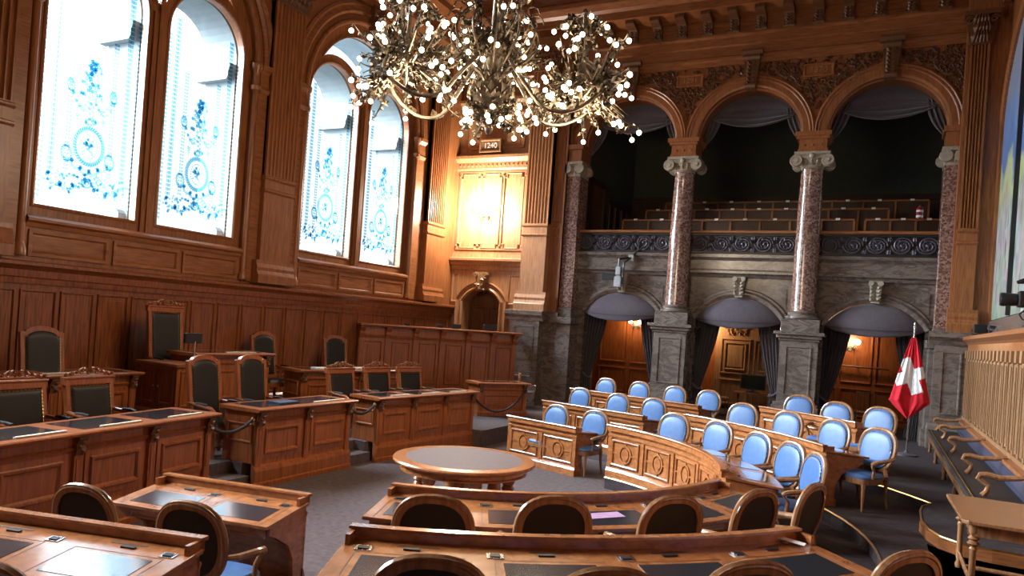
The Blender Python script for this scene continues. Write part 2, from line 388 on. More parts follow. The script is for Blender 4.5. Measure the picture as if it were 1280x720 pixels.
# steps for the left-hand rows (straight), far and near of the middle
def row_frame(p, q):
    d = Vector((q[0]-p[0], q[1]-p[1], 0)).normalized(); return d
def step_poly(name, p, q, ext0, ext1, back, z, side):
    d = row_frame(p, q); n = Vector((-d.y, d.x, 0))*side
    a = Vector((p[0], p[1], 0))-d*ext0-n*0.12; b = Vector((q[0], q[1], 0))+d*ext1-n*0.12
    poly_slab(name, [tuple(a.xy), tuple(b.xy), tuple((b+n*back).xy), tuple((a+n*back).xy)], 0, z)
FL1, FL2, FL3 = ((-6.01, 12.03), (-4.49, 11.59)), ((-6.20, 13.98), (-3.85, 13.33)), ((-6.39, 15.97), (-3.23, 15.15))
NL1, NL2 = ((-6.04, 4.87), (-4.53, 5.17)), ((-6.35, 2.72), (-3.85, 3.42))
step_poly('floor_step_1', *FL2, 0.1, 0.35, 2.4, 0.14, 1)
step_poly('floor_step_2', *FL3, 0.1, 0.35, 2.6, 0.28, 1)
step_poly('floor_step_3', *NL2, 0.6, 0.25, 3.5, 0.14, -1)
# rostrum platforms
poly_slab('platform', [(-13, -4), (-7.35, -4), (-7.35, 3.6), (-7.7, 6.72), (-7.95, 6.72), (-7.95, 7.42), (-7.75, 7.42), (-7.75, 9.52), (-7.95, 9.52), (-7.95, 10.08), (-7.72, 10.08), (-7.45, 12.9), (-7.0, 12.9), (-7.0, 17.6), (-7.7, 18.9), (-13, 18.9)], 0, 0.33)
m = MB(); m.box(-8.0, -7.62, 9.48, 10.12, 0, 0.165); struct(m, 'platform_step_1', CARPET)
m = MB(); m.box(-8.0, -7.62, 6.70, 7.44, 0, 0.165); struct(m, 'platform_step_2', CARPET)
poly_slab('platform_upper', [(-12, 4.2), (-9.55, 4.2), (-9.62, 7.4), (-9.35, 7.4), (-9.35, 9.9), (-9.55, 9.9), (-9.3, 11.0), (-8.45, 13.3), (-9.3, 13.8), (-12, 13.8)], 0, 0.60)
m = MB(); m.box(-11.4, -9.55, 7.75, 9.85, 0.58, 0.80); struct(m, 'platform_podium', CARPET)

# ---- window wall (left)
m = MB()
holes = []
for wy in WY:
    holes.append([(wy-WR, WS), (wy+WR, WS)]+arc(wy, WSPR, WR, 0, pi, NAR))
m.fplate(LW, [(YN-0.5, -0.1), (19.3, -0.1), (19.3, ZC), (YN-0.5, ZC)], holes, -0.30, 0.0)
struct(m, 'wall_left', OAK)
LH, LR = 0.835, 0.835
def light_outline(cy, grow=0.0):
    return [(cy-LH-grow, 3.83-grow), (cy+LH+grow, 3.83-grow)]+arc(cy, 7.37, LR+grow, 0, pi, 20)
def tri_hole(wy):
    c1, c2, r2, R = wy-1.055, wy+1.055, 1.02, 1.80
    # curved triangle between the two light heads and the big arch
    def hit(cx, sgn):
        # intersection of circle (cx,7.37,r2) with big circle (wy, WSPR, R)
        best = None
        for k in range(400):
            a = pi*k/400; x, z = wy+R*cos(a), WSPR+R*sin(a)
            e = abs(hypot(x-cx, z-7.37)-r2)
            if sgn*(x-wy) > 0 and (best is None or e < best[0]): best = (e, a)
        return best[1]
    aR, aL = hit(c2, 1), hit(c1, -1)
    top = arc(wy, WSPR, R, aR, aL, 16)
    x, z = top[-1]; bl = atan2(z-7.37, x-c1); x0, z0 = top[0]; br = atan2(z0-7.37, x0-c2)
    dz = sqrt(max(0, r2*r2-1.055**2)) if r2 > 1.055 else 0
    be = atan2(0.28, 0.98)
    lo1 = arc(c1, 7.37, r2, bl, be, 12); lo2 = arc(c2, 7.37, r2, pi-be, br, 12)
    return top+lo1[1:]+lo2[:-1]
ROLL = [(0.05*cos(2*pi*k/8), 0.05*sin(2*pi*k/8)) for k in range(8)]
def leaf_cluster(m, F, u0, u1, v0, v1, n, size, w=0.0, seed=1):
    rnd = random.Random(seed)
    for k in range(n):
        m.fleaf(F, u0+(u1-u0)*rnd.random(), v0+(v1-v0)*rnd.random(), size*(0.7+0.6*rnd.random()), rnd.random()*2*pi, w+0.01*rnd.random(), 0.42, 0.45)
for i, wy in enumerate(WY):
    t = thing('window_%d' % (i+1), 'x', 'window'); del t['label']; del t['category']; t['kind'] = 'structure'
    for ch in (): pass
    big = [(wy-WR, WS), (wy+WR, WS)]+arc(wy, WSPR, WR, 0, pi, NAR)
    hs = [light_outline(wy-1.055), light_outline(wy+1.055), tri_hole(wy)]
    m = MB(); m.fplate(LW, big, hs, -0.24, -0.10)
    for c in (wy-1.055, wy+1.055):                               # beads round each light
        m.fsweep(LW, light_outline(c, 0.03), [(-0.028, -0.11), (-0.028, -0.085), (0.0, -0.07), (0.028, -0.085), (0.028, -0.11)], closed=True)
    m.fsweep(LW, tri_hole(wy), [(-0.02, -0.11), (-0.02, -0.08), (0.02, -0.08), (0.02, -0.11)], closed=True)
    m.fbox(LW, wy-0.13, wy+0.13, WS, 7.5, -0.24, -0.055); m.fbox(LW, wy-0.045, wy+0.045, WS, 7.9, -0.06, -0.02)
    m.build('window_frame', OAK, t)
    for c in (wy-1.055, wy+1.055):
        m = MB(); m.fplate(LW, light_outline(c, 0.01), [], -0.185, -0.175); p = m.build('window_pane', GLASS, t, label='clear pane with an etched blue garland pattern')
        if i == 0: continue
        # etched ornament: a border, a pendant with garlands and an oval medallion
        e = MB(); W = -0.170
        def lf(u, v, s, a): e.fleaf(LW, c+u, v, s*1.25, a, W, 0.46, 0.02)
        def ring(u, v, rx, rz, n, s):
            for k in range(n): a = 2*pi*k/n; lf(u+rx*cos(a), v+rz*sin(a), s, a+pi/2+0.5)
        for sd in (-1, 1):
            z = 3.95
            while z < 7.3: lf(sd*0.77, z, 0.055, pi/2+sd*0.7); lf(sd*0.77, z+0.02, 0.04, pi/2-sd*0.9); z += 0.075
            z = 4.4
            while z < 7.6: lf(sd*0.60, z, 0.07, pi/2+0.6); lf(sd*0.60, z, 0.07, pi/2-0.6); z += 0.075
            z = 4.45
            while z < 6.7: lf(sd*0.36, z, 0.05, pi/2+0.9); lf(sd*0.36, z, 0.05, pi/2-0.9); z += 0.06
            ring(sd*0.36, 5.80, 0.07, 0.10, 14, 0.05); ring(sd*0.36, 4.72, 0.09, 0.13, 16, 0.06)
            for k in range(14):                                   # garland from pendant to side drop
                q = k/13; lf(sd*(0.04+0.32*q), 5.62-0.22*sin(pi*q)+0.16*q, 0.065, (pi/2 if k % 2 else -0.6))
            for k in range(12): lf(sd*0.22, 5.40-k*0.022, 0.05*(1-k/16), -pi/2+(0.6 if k % 2 else -0.6))
            for k in range(22): q = k/21; lf(sd*0.66*(1-q), 4.34-0.16*sin(pi*q), 0.07, 0.4+k); lf(sd*(0.16+0.5*q), 4.22-0.10*sin(pi*q*2)**2, 0.05, k)
        rnd = random.Random(i*7+3)
        for k in range(80):
            h = rnd.random(); wd = 0.20*(1-h)**0.7+0.02; lf(rnd.uniform(-wd, wd), 5.66+0.62*h, 0.07, rnd.random()*6.3)
        for k in range(8): lf(0, 5.62-k*0.04, 0.06, -pi/2+(0.7 if k % 2 else -0.7))
        ring(0, 5.30, 0.10, 0.05, 12, 0.06); ring(0, 4.90, 0.265, 0.32, 40, 0.07); ring(0, 4.90, 0.225, 0.275, 44, 0.04); ring(0, 4.90, 0.15, 0.2, 26, 0.035)
        for k in range(30): lf(rnd.uniform(-0.07, 0.07), 4.80+0.2*rnd.random(), 0.05, rnd.random()*6.3)
        for k in range(30): q = k/29; lf(-0.3+0.6*q, 4.62-0.14*sin(pi*q), 0.065, k*0.9)
        ring(0, 4.30, 0.09, 0.08, 14, 0.05); ring(0, 4.30, 0.04, 0.035, 8, 0.03)
        for k in range(80): lf(rnd.uniform(-0.66, 0.66), 4.30+rnd.uniform(-0.03, 0.14), 0.05, rnd.random()*6.3)
        e.build('etched_ornament', ETCH, p)
    m = MB(); m.fplate(LW, tri_hole(wy), [], -0.185, -0.175); m.build('window_pane', GLASS, t)
    # colonnettes, roll moulding round the arch, imposts, sill and panels below
    m = MB()
    for sd in (-1, 1):
        u = wy+sd*2.13
        def cyl(z0, z1, r, m=m, u=u): m.lathe([(r, z0), (r, z1)], (XL+0.03, u, 0), 12)
        cyl(3.10, 6.86, 0.062)
        m.lathe([(0.062, 6.80), (0.10, 6.83), (0.11, 6.90), (0.075, 6.95), (0.07, 7.20), (0.11, 7.26), (0.115, 7.34), (0.08, 7.38)], (XL+0.03, u, 0), 12)
        m.lathe([(0.10, 3.02), (0.10, 3.10), (0.075, 3.16), (0.062, 3.22)], (XL+0.03, u, 0), 12)
    m.fsweep(LW, arc(wy, WSPR, 2.13, 0, pi, 36), [(a*1.1, ww*1.1+0.03) for a, ww in ROLL])
    t2 = m.build('trim_%d' % (10+i), OAK, kind='structure', smooth=True)
    m = MB()
    m.fsweep(LW, arc(wy, WSPR, 2.42, 0, pi, 36), [(-0.16, 0.0), (-0.16, 0.05), (-0.10, 0.08), (-0.02, 0.05), (0.06, 0.09), (0.12, 0.05), (0.12, 0.0)])
    for sd in (-1, 1):                                            # impost blocks
        a, b = sorted((wy+sd*2.20, wy+sd*2.48))
        m.fextr(LW, a, b, [(0, 6.80), (0.09, 6.80), (0.12, 6.88), (0.09, 6.92), (0.07, 7.2), (0.15, 7.28), (0.15, 7.36), (0, 7.36)])
        m.fbox(LW, a, b, 3.0, 6.8, 0, 0.05)
    m.fextr(LW, wy-2.06, wy+2.06, [(0, 3.46), (0.03, 3.46), (0.05, 3.52), (0.10, 3.55), (0.10, 3.59), (0.06, 3.62), (0.02, 3.64), (0, 3.64)])
    struct(m, 'trim_%d' % (14+i), OAKH)
    m = MB()
    for k in range(3):
        u0 = wy-2.0+k*1.36; m.fpanel(LW, u0, u0+1.28, 3.02, 3.42, [(0, 0.0), (0.0, 0.035), (0.05, 0.035), (0.075, 0.0), (0.10, 0.005)])
    struct(m, 'trim_%d' % (18+i), OAKH)
# carved keystone over each window arch
for i, wy in enumerate(WY[1:]):
    m = MB(); m.fplate(LW, [(wy-0.16, 9.35), (wy+0.16, 9.35), (wy+0.24, 9.95), (wy-0.24, 9.95)], [], 0, 0.2)
    leaf_cluster(m, LW, wy-0.14, wy+0.14, 9.4, 9.85, 16, 0.13, 0.2, i)
    tag(m.build('keystone', OAKD, origin=True), ['carved wooden keystone at the top of the nearest window arch', 'carved wooden keystone at the top of the arch of the second window'][i], 'keystone')

def fluted(F, u0, u1, v0, v1, w, n, depth=0.045):
    """flutes cut into the face of a pilaster"""
    m = MB(); us = [u0]; ww = [w]; p = (u1-u0)/n; g = p*0.22
    for k in range(n):
        a = u0+k*p
        us += [a+g/2]; ww += [w]
        for j in range(1, 6): us.append(a+g/2+(p-g)*j/6); ww.append(w-depth*sin(pi*j/6))
        us += [a+p-g/2]; ww += [w]
    us.append(u1); ww.append(w); N = len(us)
    vs = [F.P(us[i], v0, ww[i]) for i in range(N)]+[F.P(us[i], v1, ww[i]) for i in range(N)]
    m.add(vs, [(i, i+1, N+i+1, N+i) for i in range(N-1)])
    return m
def pilaster(F, label, u0, u1, w0, w1, zb, zp, zf, zt, zc, n, mat=OAK, capmat=OAKD):
    """base zb..zp, plain shaft zp..zf, fluted zf..zt, carved capital zt..zc"""
    c = F.P((u0+u1)/2, zb, w1); t = thing('pilaster', label, 'pilaster', c, world=True)
    m = MB(); e = 0.10; wm = w1+0.10
    m.fextr(F, u0-e, u1+e, [(w0, zb), (wm, zb), (wm, zb+(zp-zb)*0.35), (wm-0.02, zb+(zp-zb)*0.4), (wm-0.05, zb+(zp-zb)*0.55), (wm-0.04, zb+(zp-zb)*0.68), (wm-0.075, zb+(zp-zb)*0.85), (w1+0.02, zp), (w0, zp)])
    m.build('base', mat, t)
    m = MB(); m.fbox(F, u0, u1, zp-0.02, zf, w0, w1)
    for z in (zf-0.36, zf-0.10): m.fextr(F, u0-0.02, u1+0.02, [(w0, z), (w1+0.015, z), (w1+0.04, z+0.03), (w1+0.04, z+0.06), (w1+0.015, z+0.08), (w0, z+0.08)])
    m.build('shaft', mat, t)
    m = MB(); m.fbox(F, u0, u1, zf, zt, w0, w1-0.05); m.fbox(F, u0, u0+0.03, zf, zt, w0, w1); m.fbox(F, u1-0.03, u1, zf, zt, w0, w1)
    g = fluted(F, u0+0.03, u1-0.03, zf, zt, w1, n); m.add(g.v, g.f)
    m.build('fluted_shaft', mat, t)
    m = MB(); m.fplate(F, [(u0-0.02, zt), (u1+0.02, zt), (u1+0.12, zc-0.1), (u1+0.12, zc), (u0-0.12, zc), (u0-0.12, zc-0.1)], [], w0, w1+0.05)
    m.fextr(F, u0-0.15, u1+0.15, [(w0, zc-0.10), (w1+0.16, zc-0.10), (w1+0.16, zc), (w0, zc)])
    nl = max(5, int((u1-u0)/0.11))
    for r in range(3):
        for k in range(nl): m.fleaf(F, u0+(u1-u0)*(k+0.5*(r % 2)+0.25)/nl, zt+0.03+r*(zc-zt-0.16)/3, (zc-zt)*0.40, pi/2+(k/nl-0.5)*0.6, w1+0.05+0.02*r, 0.3, 0.35)
    for sd in (0, 1):
        uu = u0-0.04 if sd == 0 else u1+0.04
        m.fsweep(F, [(uu+(0.09-0.006*k)*cos(k*0.7)*(1 if sd else -1), zc-0.20+(0.09-0.006*k)*sin(k*0.7)) for k in range(14)], [(-0.02, w1+0.03), (-0.02, w1+0.13), (0.02, w1+0.13), (0.02, w1+0.03)])
    m.build('capital', capmat, t)
    return t
for (u, lab) in ((11.35, 'fluted oak pilaster between the two tall windows'), (5.66, 'fluted oak pilaster left of the nearest tall window'), (17.35, 'fluted oak pilaster between the far window and the corner')):
    pilaster(LW, lab, u-0.42, u+0.42, 0, 0.16, 2.98, 3.45, 5.2, 8.75, 9.35, 8)
# ledge and wainscot on the window wall
m = MB()
m.fextr(LW, YN, 18.6, [(0, 2.60), (0.13, 2.60), (0.14, 2.68), (0.16, 2.70), (0.17, 2.80), (0.24, 2.86), (0.27, 2.87), (0.27, 2.915), (0.22, 2.93), (0, 2.95)], nu=1)
struct(m, 'trim_22', WAIN)
m = MB(); m.fbox(LW, YN, 18.6, 0.3, 2.62, 0, 0.09)
u = YN+0.1
while u < 18.4:
    m.fpanel(LW, u, u+0.55, 1.15, 2.52, panel_steps(1.0), 0.09); m.fpanel(LW, u, u+0.55, 0.72, 1.08, panel_steps(0.9), 0.09); u += 0.605
m.fextr(LW, YN, 18.6, [(0.08, 0.55), (0.16, 0.55), (0.16, 0.66), (0.12, 0.70), (0.08, 0.70)])
struct(m, 'trim_23', WAIN)
# exterior stone piers behind the glass
EX = Frame((XL-0.32, 0, 0), (0, 1, 0), (0, 0, 1), (1, 0, 0))
m = MB(); hs = []
for wy in WY:
    for c in (wy-1.055, wy+1.055): hs.append([(c-0.86, 3.7), (c+0.86, 3.7)]+arc(c, 7.37, 0.86, 0, pi, 20))
    hs.append(tri_hole(wy))
m.fplate(EX, [(YN-0.5, 2.5), (19.3, 2.5), (19.3, 11), (YN-0.5, 11)], hs, -0.85, 0.0)
for wy in WY:
    for c in (wy-1.055, wy+1.055):
        for sd in (-1, 1):
            a, b = sorted((c+sd*0.72, c+sd*0.88))
            m.fextr(EX, a, b, [(-0.95, 6.98), (-0.10, 6.98), (-0.06, 7.05), (-0.06, 7.14), (-0.02, 7.22), (-0.02, 7.30), (-0.98, 7.30)])
            m.fextr(EX, a, b, [(-0.95, 3.7), (-0.05, 3.7), (-0.05, 3.95), (-0.12, 4.02), (-0.95, 4.02)])
struct(m, 'wall_exterior_piers', EXT)

# ---- end wall with the small arched door
def seg_arch(u0, u1, zs, rise, n=16):
    c = (u0+u1)/2; hw = (u1-u0)/2; R = (hw*hw+rise*rise)/(2*rise); a = math.asin(hw/R); cz = zs+rise-R
    return arc(c, cz, R, pi/2-a, pi/2+a, n)
m = MB(); D1 = [(-11.0, 0.3), (-9.78, 0.3)]+seg_arch(-11.0, -9.78, 3.08, 0.37)
m.fplate(PW, [(XL, -0.1), (-8.0, -0.1), (-8.0, ZC), (XL, ZC)], [D1], -0.5, 0.0); struct(m, 'wall_back_left', ENDW_LIT)
t = thing('door_1', 'x', 'x'); del t['label']; del t['category']; t['kind'] = 'structure'
m = MB(); m.fbox(PW, -11.05, -9.7, 0.3, 3.6, -0.42, -0.34)
for a, b, c, d in ((-10.92, -10.45, 1.2, 2.95), (-10.33, -9.86, 1.2, 2.95)): m.fpanel(PW, a, b, c, d, panel_steps(1.0), -0.34)
m.build('door_leaf', OAKD, t)
m = MB(); m.ball(PW.P(-10.22, 2.0, -0.29), 0.035); m.build('door_knob', BRASS, t)
m = MB(); jp = [(-9.78, 0.3)]+seg_arch(-11.0, -9.78, 3.08, 0.37)+[(-11.0, 0.3)]
m.fsweep(PW, jp, [(0.0, 0.0), (0.0, 0.09), (-0.05, 0.12), (-0.11, 0.06), (-0.17, 0.07), (-0.22, 0.12), (-0.24, 0.0)]); struct(m, 'trim_24', ENDW_LIT)
m = MB(); c = -10.39; m.fplate(PW, [(c-0.10, 3.40), (c+0.10, 3.40), (c+0.17, 3.95), (c-0.17, 3.95)], [], 0, 0.22)
leaf_cluster(m, PW, c-0.11, c+0.10, 3.45, 3.85, 14, 0.12, 0.22, 5)
for sd in (-1, 1): m.fsweep(PW, [(c+sd*0.15+(0.07-0.005*k)*cos(k*0.7)*sd, 3.86+(0.07-0.005*k)*sin(k*0.7)) for k in range(12)], [(-0.02, 0.1), (-0.02, 0.26), (0.02, 0.26), (0.02, 0.1)])
tag(m.build('keystone', LIGHTW, origin=True), 'carved scrolled keystone over the small arched door', 'keystone')
m = MB()
m.fextr(PW, XL, -9.1, [(0, 4.02), (0.04, 4.02), (0.05, 4.12), (0.10, 4.15), (0.12, 4.22), (0.20, 4.28), (0.20, 4.34), (0.06, 4.38), (0.05, 4.48), (0, 4.48)])
m.fextr(PW, XL, -9.1, [(0, 6.92), (0.04, 6.92), (0.07, 6.98), (0.07, 7.16), (0.12, 7.20), (0.20, 7.26), (0.20, 7.34), (0.05, 7.40), (0, 7.40)])
m.fextr(PW, XL, -9.1, [(0, 8.75), (0.05, 8.75), (0.08, 8.85), (0.16, 8.92), (0.16, 9.0), (0, 9.02)])
for k in range(18): m.lathe([(0.03, 0.07), (0.03, 0.09), (1e-6, 0.10)], (0, 0, 0), 8)  if False else m.ball(PW.P(-11.4+0.135*k, 7.07, 0.07), 0.032, 6, 4)
m.fsweep(PW, [(-11.38, 4.62), (-9.22, 4.62), (-9.22, 6.88), (-11.38, 6.88)], [(-0.02, 0), (-0.02, 0.05), (0.03, 0.05), (0.03, 0)], closed=True)
m.fbox(PW, XL, -9.1, 4.48, 6.92, 0, 0.02)
struct(m, 'trim_25', ENDW_LIT)
m = MB()
for k in range(3):                                                # three eared tall panels
    a = -11.34+k*0.725; b = a+0.62; e = 0.08
    o = [(a+e, 4.66), (b-e, 4.66), (b-e, 4.78), (b, 4.78), (b, 6.70), (b-e, 6.70), (b-e, 6.82), (a+e, 6.82), (a+e, 6.70), (a, 6.70), (a, 4.78), (a+e, 4.78)]
    m.fsweep(PW, o, [(-0.022, 0.02), (-0.022, 0.05), (0.0, 0.065), (0.022, 0.03), (0.022, 0.02)], closed=True)
for k in range(4):
    for z in (4.72, 6.76): m.ball(PW.P(-11.38+k*0.72, z, 0.04), 0.04, 8, 4)
m.fpanel(PW, -11.2, -9.35, 7.55, 8.62, [(0, 0), (0, 0.06), (0.06, 0.06), (0.12, 0.015), (0.20, 0.015), (0.26, 0.03)])
m.fpanel(PW, -11.2, -9.35, 9.15, 10.2, [(0, 0), (0, 0.06), (0.06, 0.06), (0.12, 0.015), (0.20, 0.015), (0.26, 0.03)])
for a, b in ((-11.45, -11.22), (-9.56, -9.14)): m.fpanel(PW, a, b, 3.05, 3.9, [(0, 0), (0.0, 0.03), (0.03, 0.03), (0.05, 0.006)])
struct(m, 'trim_26', ENDW_LIT)
t = thing('date_plaque', 'small wooden plaque with white numerals above the panelled end wall', 'plaque', PW.P(-10.35, 7.42, 0.2), world=True)
m = MB(); m.fpanel(PW, -10.72, -10.02, 7.42, 7.80, [(0, 0.0), (0, 0.22), (0.04, 0.22), (0.06, 0.18)])
m.build('plaque_board', LIGHTW, t)
def text_obj(name, body, F, u, v, w, size, mat, parent, depth=0.008):
    c = bpy.data.curves.new(name, 'FONT'); c.body = body; c.size = size; c.align_x = 'CENTER'; c.align_y = 'CENTER'; c.extrude = depth
    tmp = bpy.data.objects.new(name, c); COL.objects.link(tmp)
    me = bpy.data.meshes.new_from_object(tmp.evaluated_get(bpy.context.evaluated_depsgraph_get()))
    bpy.data.objects.remove(tmp)
    b = MB(); off = WORLD.get(parent.name, Vector((0, 0, 0)))
    b.add([F.P(u+q.co.x, v+q.co.y, w+q.co.z) for q in me.vertices], [tuple(p.vertices) for p in me.polygons])
    return b.build(name, mat, parent)
text_obj('numerals', '1240', PW, -10.37, 7.61, 0.19, 0.22, SILVT, t)
# marble plinth and tall fluted pilaster left of the arcade
def plinth(label, F, u0, u1, w0, w1, z0, z1):
    t = thing('pilaster_pedestal', label, 'pedestal', F.P((u0+u1)/2, z0, w1), world=True)
    m = MB(); m.fextr(F, u0-0.06, u1+0.06, [(w0, z0), (w1+0.08, z0), (w1+0.08, z0+0.35), (w1+0.05, z0+0.40), (w1+0.03, z0+0.5), (w1, z0+0.55), (w0, z0+0.55)]); m.build('plinth', MARB, t, bevel=0.01)
    m = MB(); m.fbox(F, u0, u1, z0+0.5, z1-0.2, w0, w1)
    m.fpanel(F, u0+0.14, u1-0.14, z0+0.75, z1-0.42, [(0, 0), (0, 0.02), (0.03, 0.02), (0.05, -0.01), (0.06, -0.01)], w1)
    m.build('die', MARB, t)
    m = MB(); m.fextr(F, u0-0.12, u1+0.12, [(w0, z1-0.28), (w1+0.02, z1-0.28), (w1+0.05, z1-0.20), (w1+0.13, z1-0.12), (w1+0.13, z1-0.02), (w1+0.08, z1), (w0, z1)]); m.build('cap', MARB, t)
    return t
plinth('broad dark marble pedestal under the tall fluted pilaster left of the arcade', PW, -9.26, -8.36, 0, 0.36, 0.33, 2.92)
pilaster(PW, 'tall fluted pilaster in oak paled as lamp-lit between the small door and the arcade', -9.10, -8.36, 0, 0.26, 2.92, 3.45, 5.35, 9.6, 10.2, 7, ENDW_LIT)
SIDE = Frame((-8.36, 0, 0), (0, 1, 0), (0, 0, 1), (1, 0, 0))
m = MB(); m.fbox(PW, -8.36, -8.0, 0.33, 10.2, -0.1, 0.02)
m.fbox(PW, -8.36, -8.02, 2.92, 3.3, 0, 0.07)
for z in (5.0, 5.25): m.fbox(PW, -8.36, -7.99, z, z+0.06, 0, 0.05)
m.fpanel(PW, -8.30, -8.06, 5.4, 9.5, [(0, 0.02), (0.02, 0.05), (0.05, 0.03)])
struct(m, 'trim_27', OAK)
m = MB(); m.fbox(PW, -8.36, -7.97, 0.33, 2.92, -0.1, 0.06); m.fextr(PW, -8.3, -7.92, [(0, 2.66), (0.08, 2.66), (0.14, 2.80), (0.14, 2.9), (0, 2.9)]); struct(m, 'trim_28', MARB)

# ================================================================ ARCADE
CX = (-4.78, -1.70)                                # free columns
AX = (-6.32, -3.24, -0.16)                         # bay centres
HB = 1.54
AW = Frame((0, 18.78, 0), (1, 0, 0), (0, 0, 1), (0, -1, 0))      # upper wooden arcade face
MW = Frame((0, 19.10, 0), (1, 0, 0), (0, 0, 1), (0, -1, 0))      # lower marble wall face
AR, ASP = 1.25, 7.56
m = MB(); outer = [(-8.1, ASP), (AX[0]-AR, ASP)]
for k, c in enumerate(AX):
    outer += arc(c, ASP, AR, pi, 0, 28)[0:]
outer += [(1.8, ASP), (1.8, ZC), (-8.1, ZC)]
m.fplate(AW, outer, [], -0.62, 0.0); struct(m, 'wall_back', OAK)
for k, c in enumerate(AX):
    m = MB()
    m.fsweep(AW, arc(c, ASP, 1.25, 0, pi, 36), [(0.0, 0.0), (0.0, 0.04), (-0.05, 0.055), (-0.17, 0.055), (-0.19, 0.075), (-0.22, 0.075), (-0.23, 0.05), (-0.27, 0.09), (-0.31, 0.06), (-0.31, 0.0)])
    m.fsweep(AW, arc(c, ASP, 1.25, 0, pi, 36), [(0.0, -0.16), (0.03, -0.12), (0.0, -0.08)])
    struct(m, 'trim_%d' % (30+k), OAK)
    m = MB()                                        # carved console at the crown
    m.fplate(AW, [(c-0.12, 8.74), (c+0.12, 8.74), (c+0.20, 9.58), (c-0.20, 9.58)], [], 0, 0.20)
    m.fextr(AW, c-0.25, c+0.25, [(0, 9.56), (0.24, 9.56), (0.30, 9.64), (0.30, 9.70), (0, 9.70)])
    for r in range(7):
        for sd in (-1, 1): m.fleaf(AW, c+sd*0.02, 8.82+r*0.10, 0.14, pi/2-sd*0.7, 0.20, 0.4, 0.5)
    m.lathe([(0.075, -0.13), (0.075, 0.13)], AW.P(c, 8.80, 0.20), 10, 'X'); m.lathe([(0.10, -0.19), (0.10, 0.19)], AW.P(c, 9.50, 0.18), 10, 'X')
    tag(m.build('arch_console', OAKD, origin=True), ['carved console at the crown of the left arcade arch', 'carved console at the crown of the middle arcade arch', 'carved console at the crown of the right arcade arch'][k], 'console')
# spandrels with carved foliage and date cartouches
def spandrel(c, u0, u1, body, label):
    t = thing('spandrel_carving', label, 'carving', AW.P(c, 8.4, 0.03), world=True)
    m = MB(); rnd = random.Random(int(c*10)+99)
    def inside(u, v):
        if not (u0 < u < u1 and 8.0 < v < 9.36): return False
        for a in AX:
            if hypot(u-a, v-ASP) < 1.62: return False
        return True
    n = 0
    while n < 330:
        u, v = rnd.uniform(u0, u1), rnd.uniform(7.9, 9.36)
        if inside(u, v):
            if body and abs(u-c) < 0.40 and abs(v-9.10) < 0.20: continue
            m.fleaf(AW, u, v, rnd.uniform(0.07, 0.15), rnd.random()*6.3, 0.0, 0.42, 0.55); n += 1
    for sd in (-1, 1):
        pts = [(c+sd*(0.1+0.9*q), 8.45+0.72*q**0.6+0.06*sin(q*14)) for q in [i/14 for i in range(15)]]
        m.ftube(AW, [p for p in pts if inside(*p)], 0.022, 0.03, 5) if sum(inside(*p) for p in pts) > 3 else None
    m.build('foliage', OAKD, t)
    if body:
        m = MB(); m.fpanel(AW, c-0.34, c+0.34, 8.95, 9.26, [(0, 0.0), (0, 0.085), (0.035, 0.085), (0.05, 0.055)]); m.build('cartouche', OAK, t)
        text_obj('numerals', body, AW, c, 9.105, 0.058, 0.20, GOLDT, t)
spandrel(CX[0], AX[0]+0.05, AX[1]-0.26, '1291', 'carved leafy spandrel with a year cartouche above the left column')
spandrel(CX[1], AX[1]+0.26, AX[2]-0.26, '1370', 'carved leafy spandrel with a year cartouche above the right column')
spandrel(1.30, AX[2]+0.26, 1.36, '', 'carved leafy half spandrel beside the right fluted pilaster')
spandrel(-7.7, -7.95, AX[0]-0.26, '', 'carved leafy half spandrel at the left end of the arcade')
# entablature and cornice round the room
def entablature(F, u0, u1, k):
    m = MB()
    m.fextr(F, u0, u1, [(0, 9.42), (0.06, 9.42), (0.07, 9.52), (0.12, 9.56), (0.12, 9.62), (0.08, 9.66), (0.08, 9.88), (0.12, 9.91), (0.12, 10.10), (0.17, 10.14), (0.17, 10.19), (0, 10.19)])
    m.fextr(F, u0, u1, [(0, 10.19), (0.02, 10.19), (0.02, 10.62), (0.10, 10.65), (0.20, 10.68), (0.62, 10.70), (0.62, 10.90), (0.70, 10.96), (0.80, 11.1), (0.80, 11.22), (0, 11.22)])
    m.fextr(F, u0, u1, [(0, 11.22), (0.55, 11.22), (0.60, 11.35), (0.75, 11.55), (1.05, 11.75), (1.15, 11.8), (1.15, 11.95), (0, 11.95)])
    struct(m, 'trim_%d' % k, OAKH)
entablature(AW, -9.2, 2.05, 40); entablature(Frame((0, 18.6, 0), (1, 0, 0), (0, 0, 1), (0, -1, 0)), -11.5, -9.1, 41)
m = MB(); m.fextr(LW, YN, 18.6, [(0, 9.9), (0.15, 9.9), (0.17, 10.05), (0.30, 10.2), (0.30, 10.3), (0.17, 10.32), (0.17, 10.8), (0.62, 10.84), (0.62, 11.0), (0.8, 11.14), (0.8, 11.22), (1.0, 11.9), (0, 11.95)]); struct(m, 'trim_42', OAKH)
m = MB(); m.fextr(RW, -18.4, -YN, [(0, 10.05), (0.15, 10.05), (0.17, 10.3), (0.17, 10.8), (0.62, 10.84), (0.62, 11.0), (0.8, 11.14), (0.8, 11.22), (1.0, 11.9), (0, 11.95)]); struct(m, 'trim_43', OAKH)
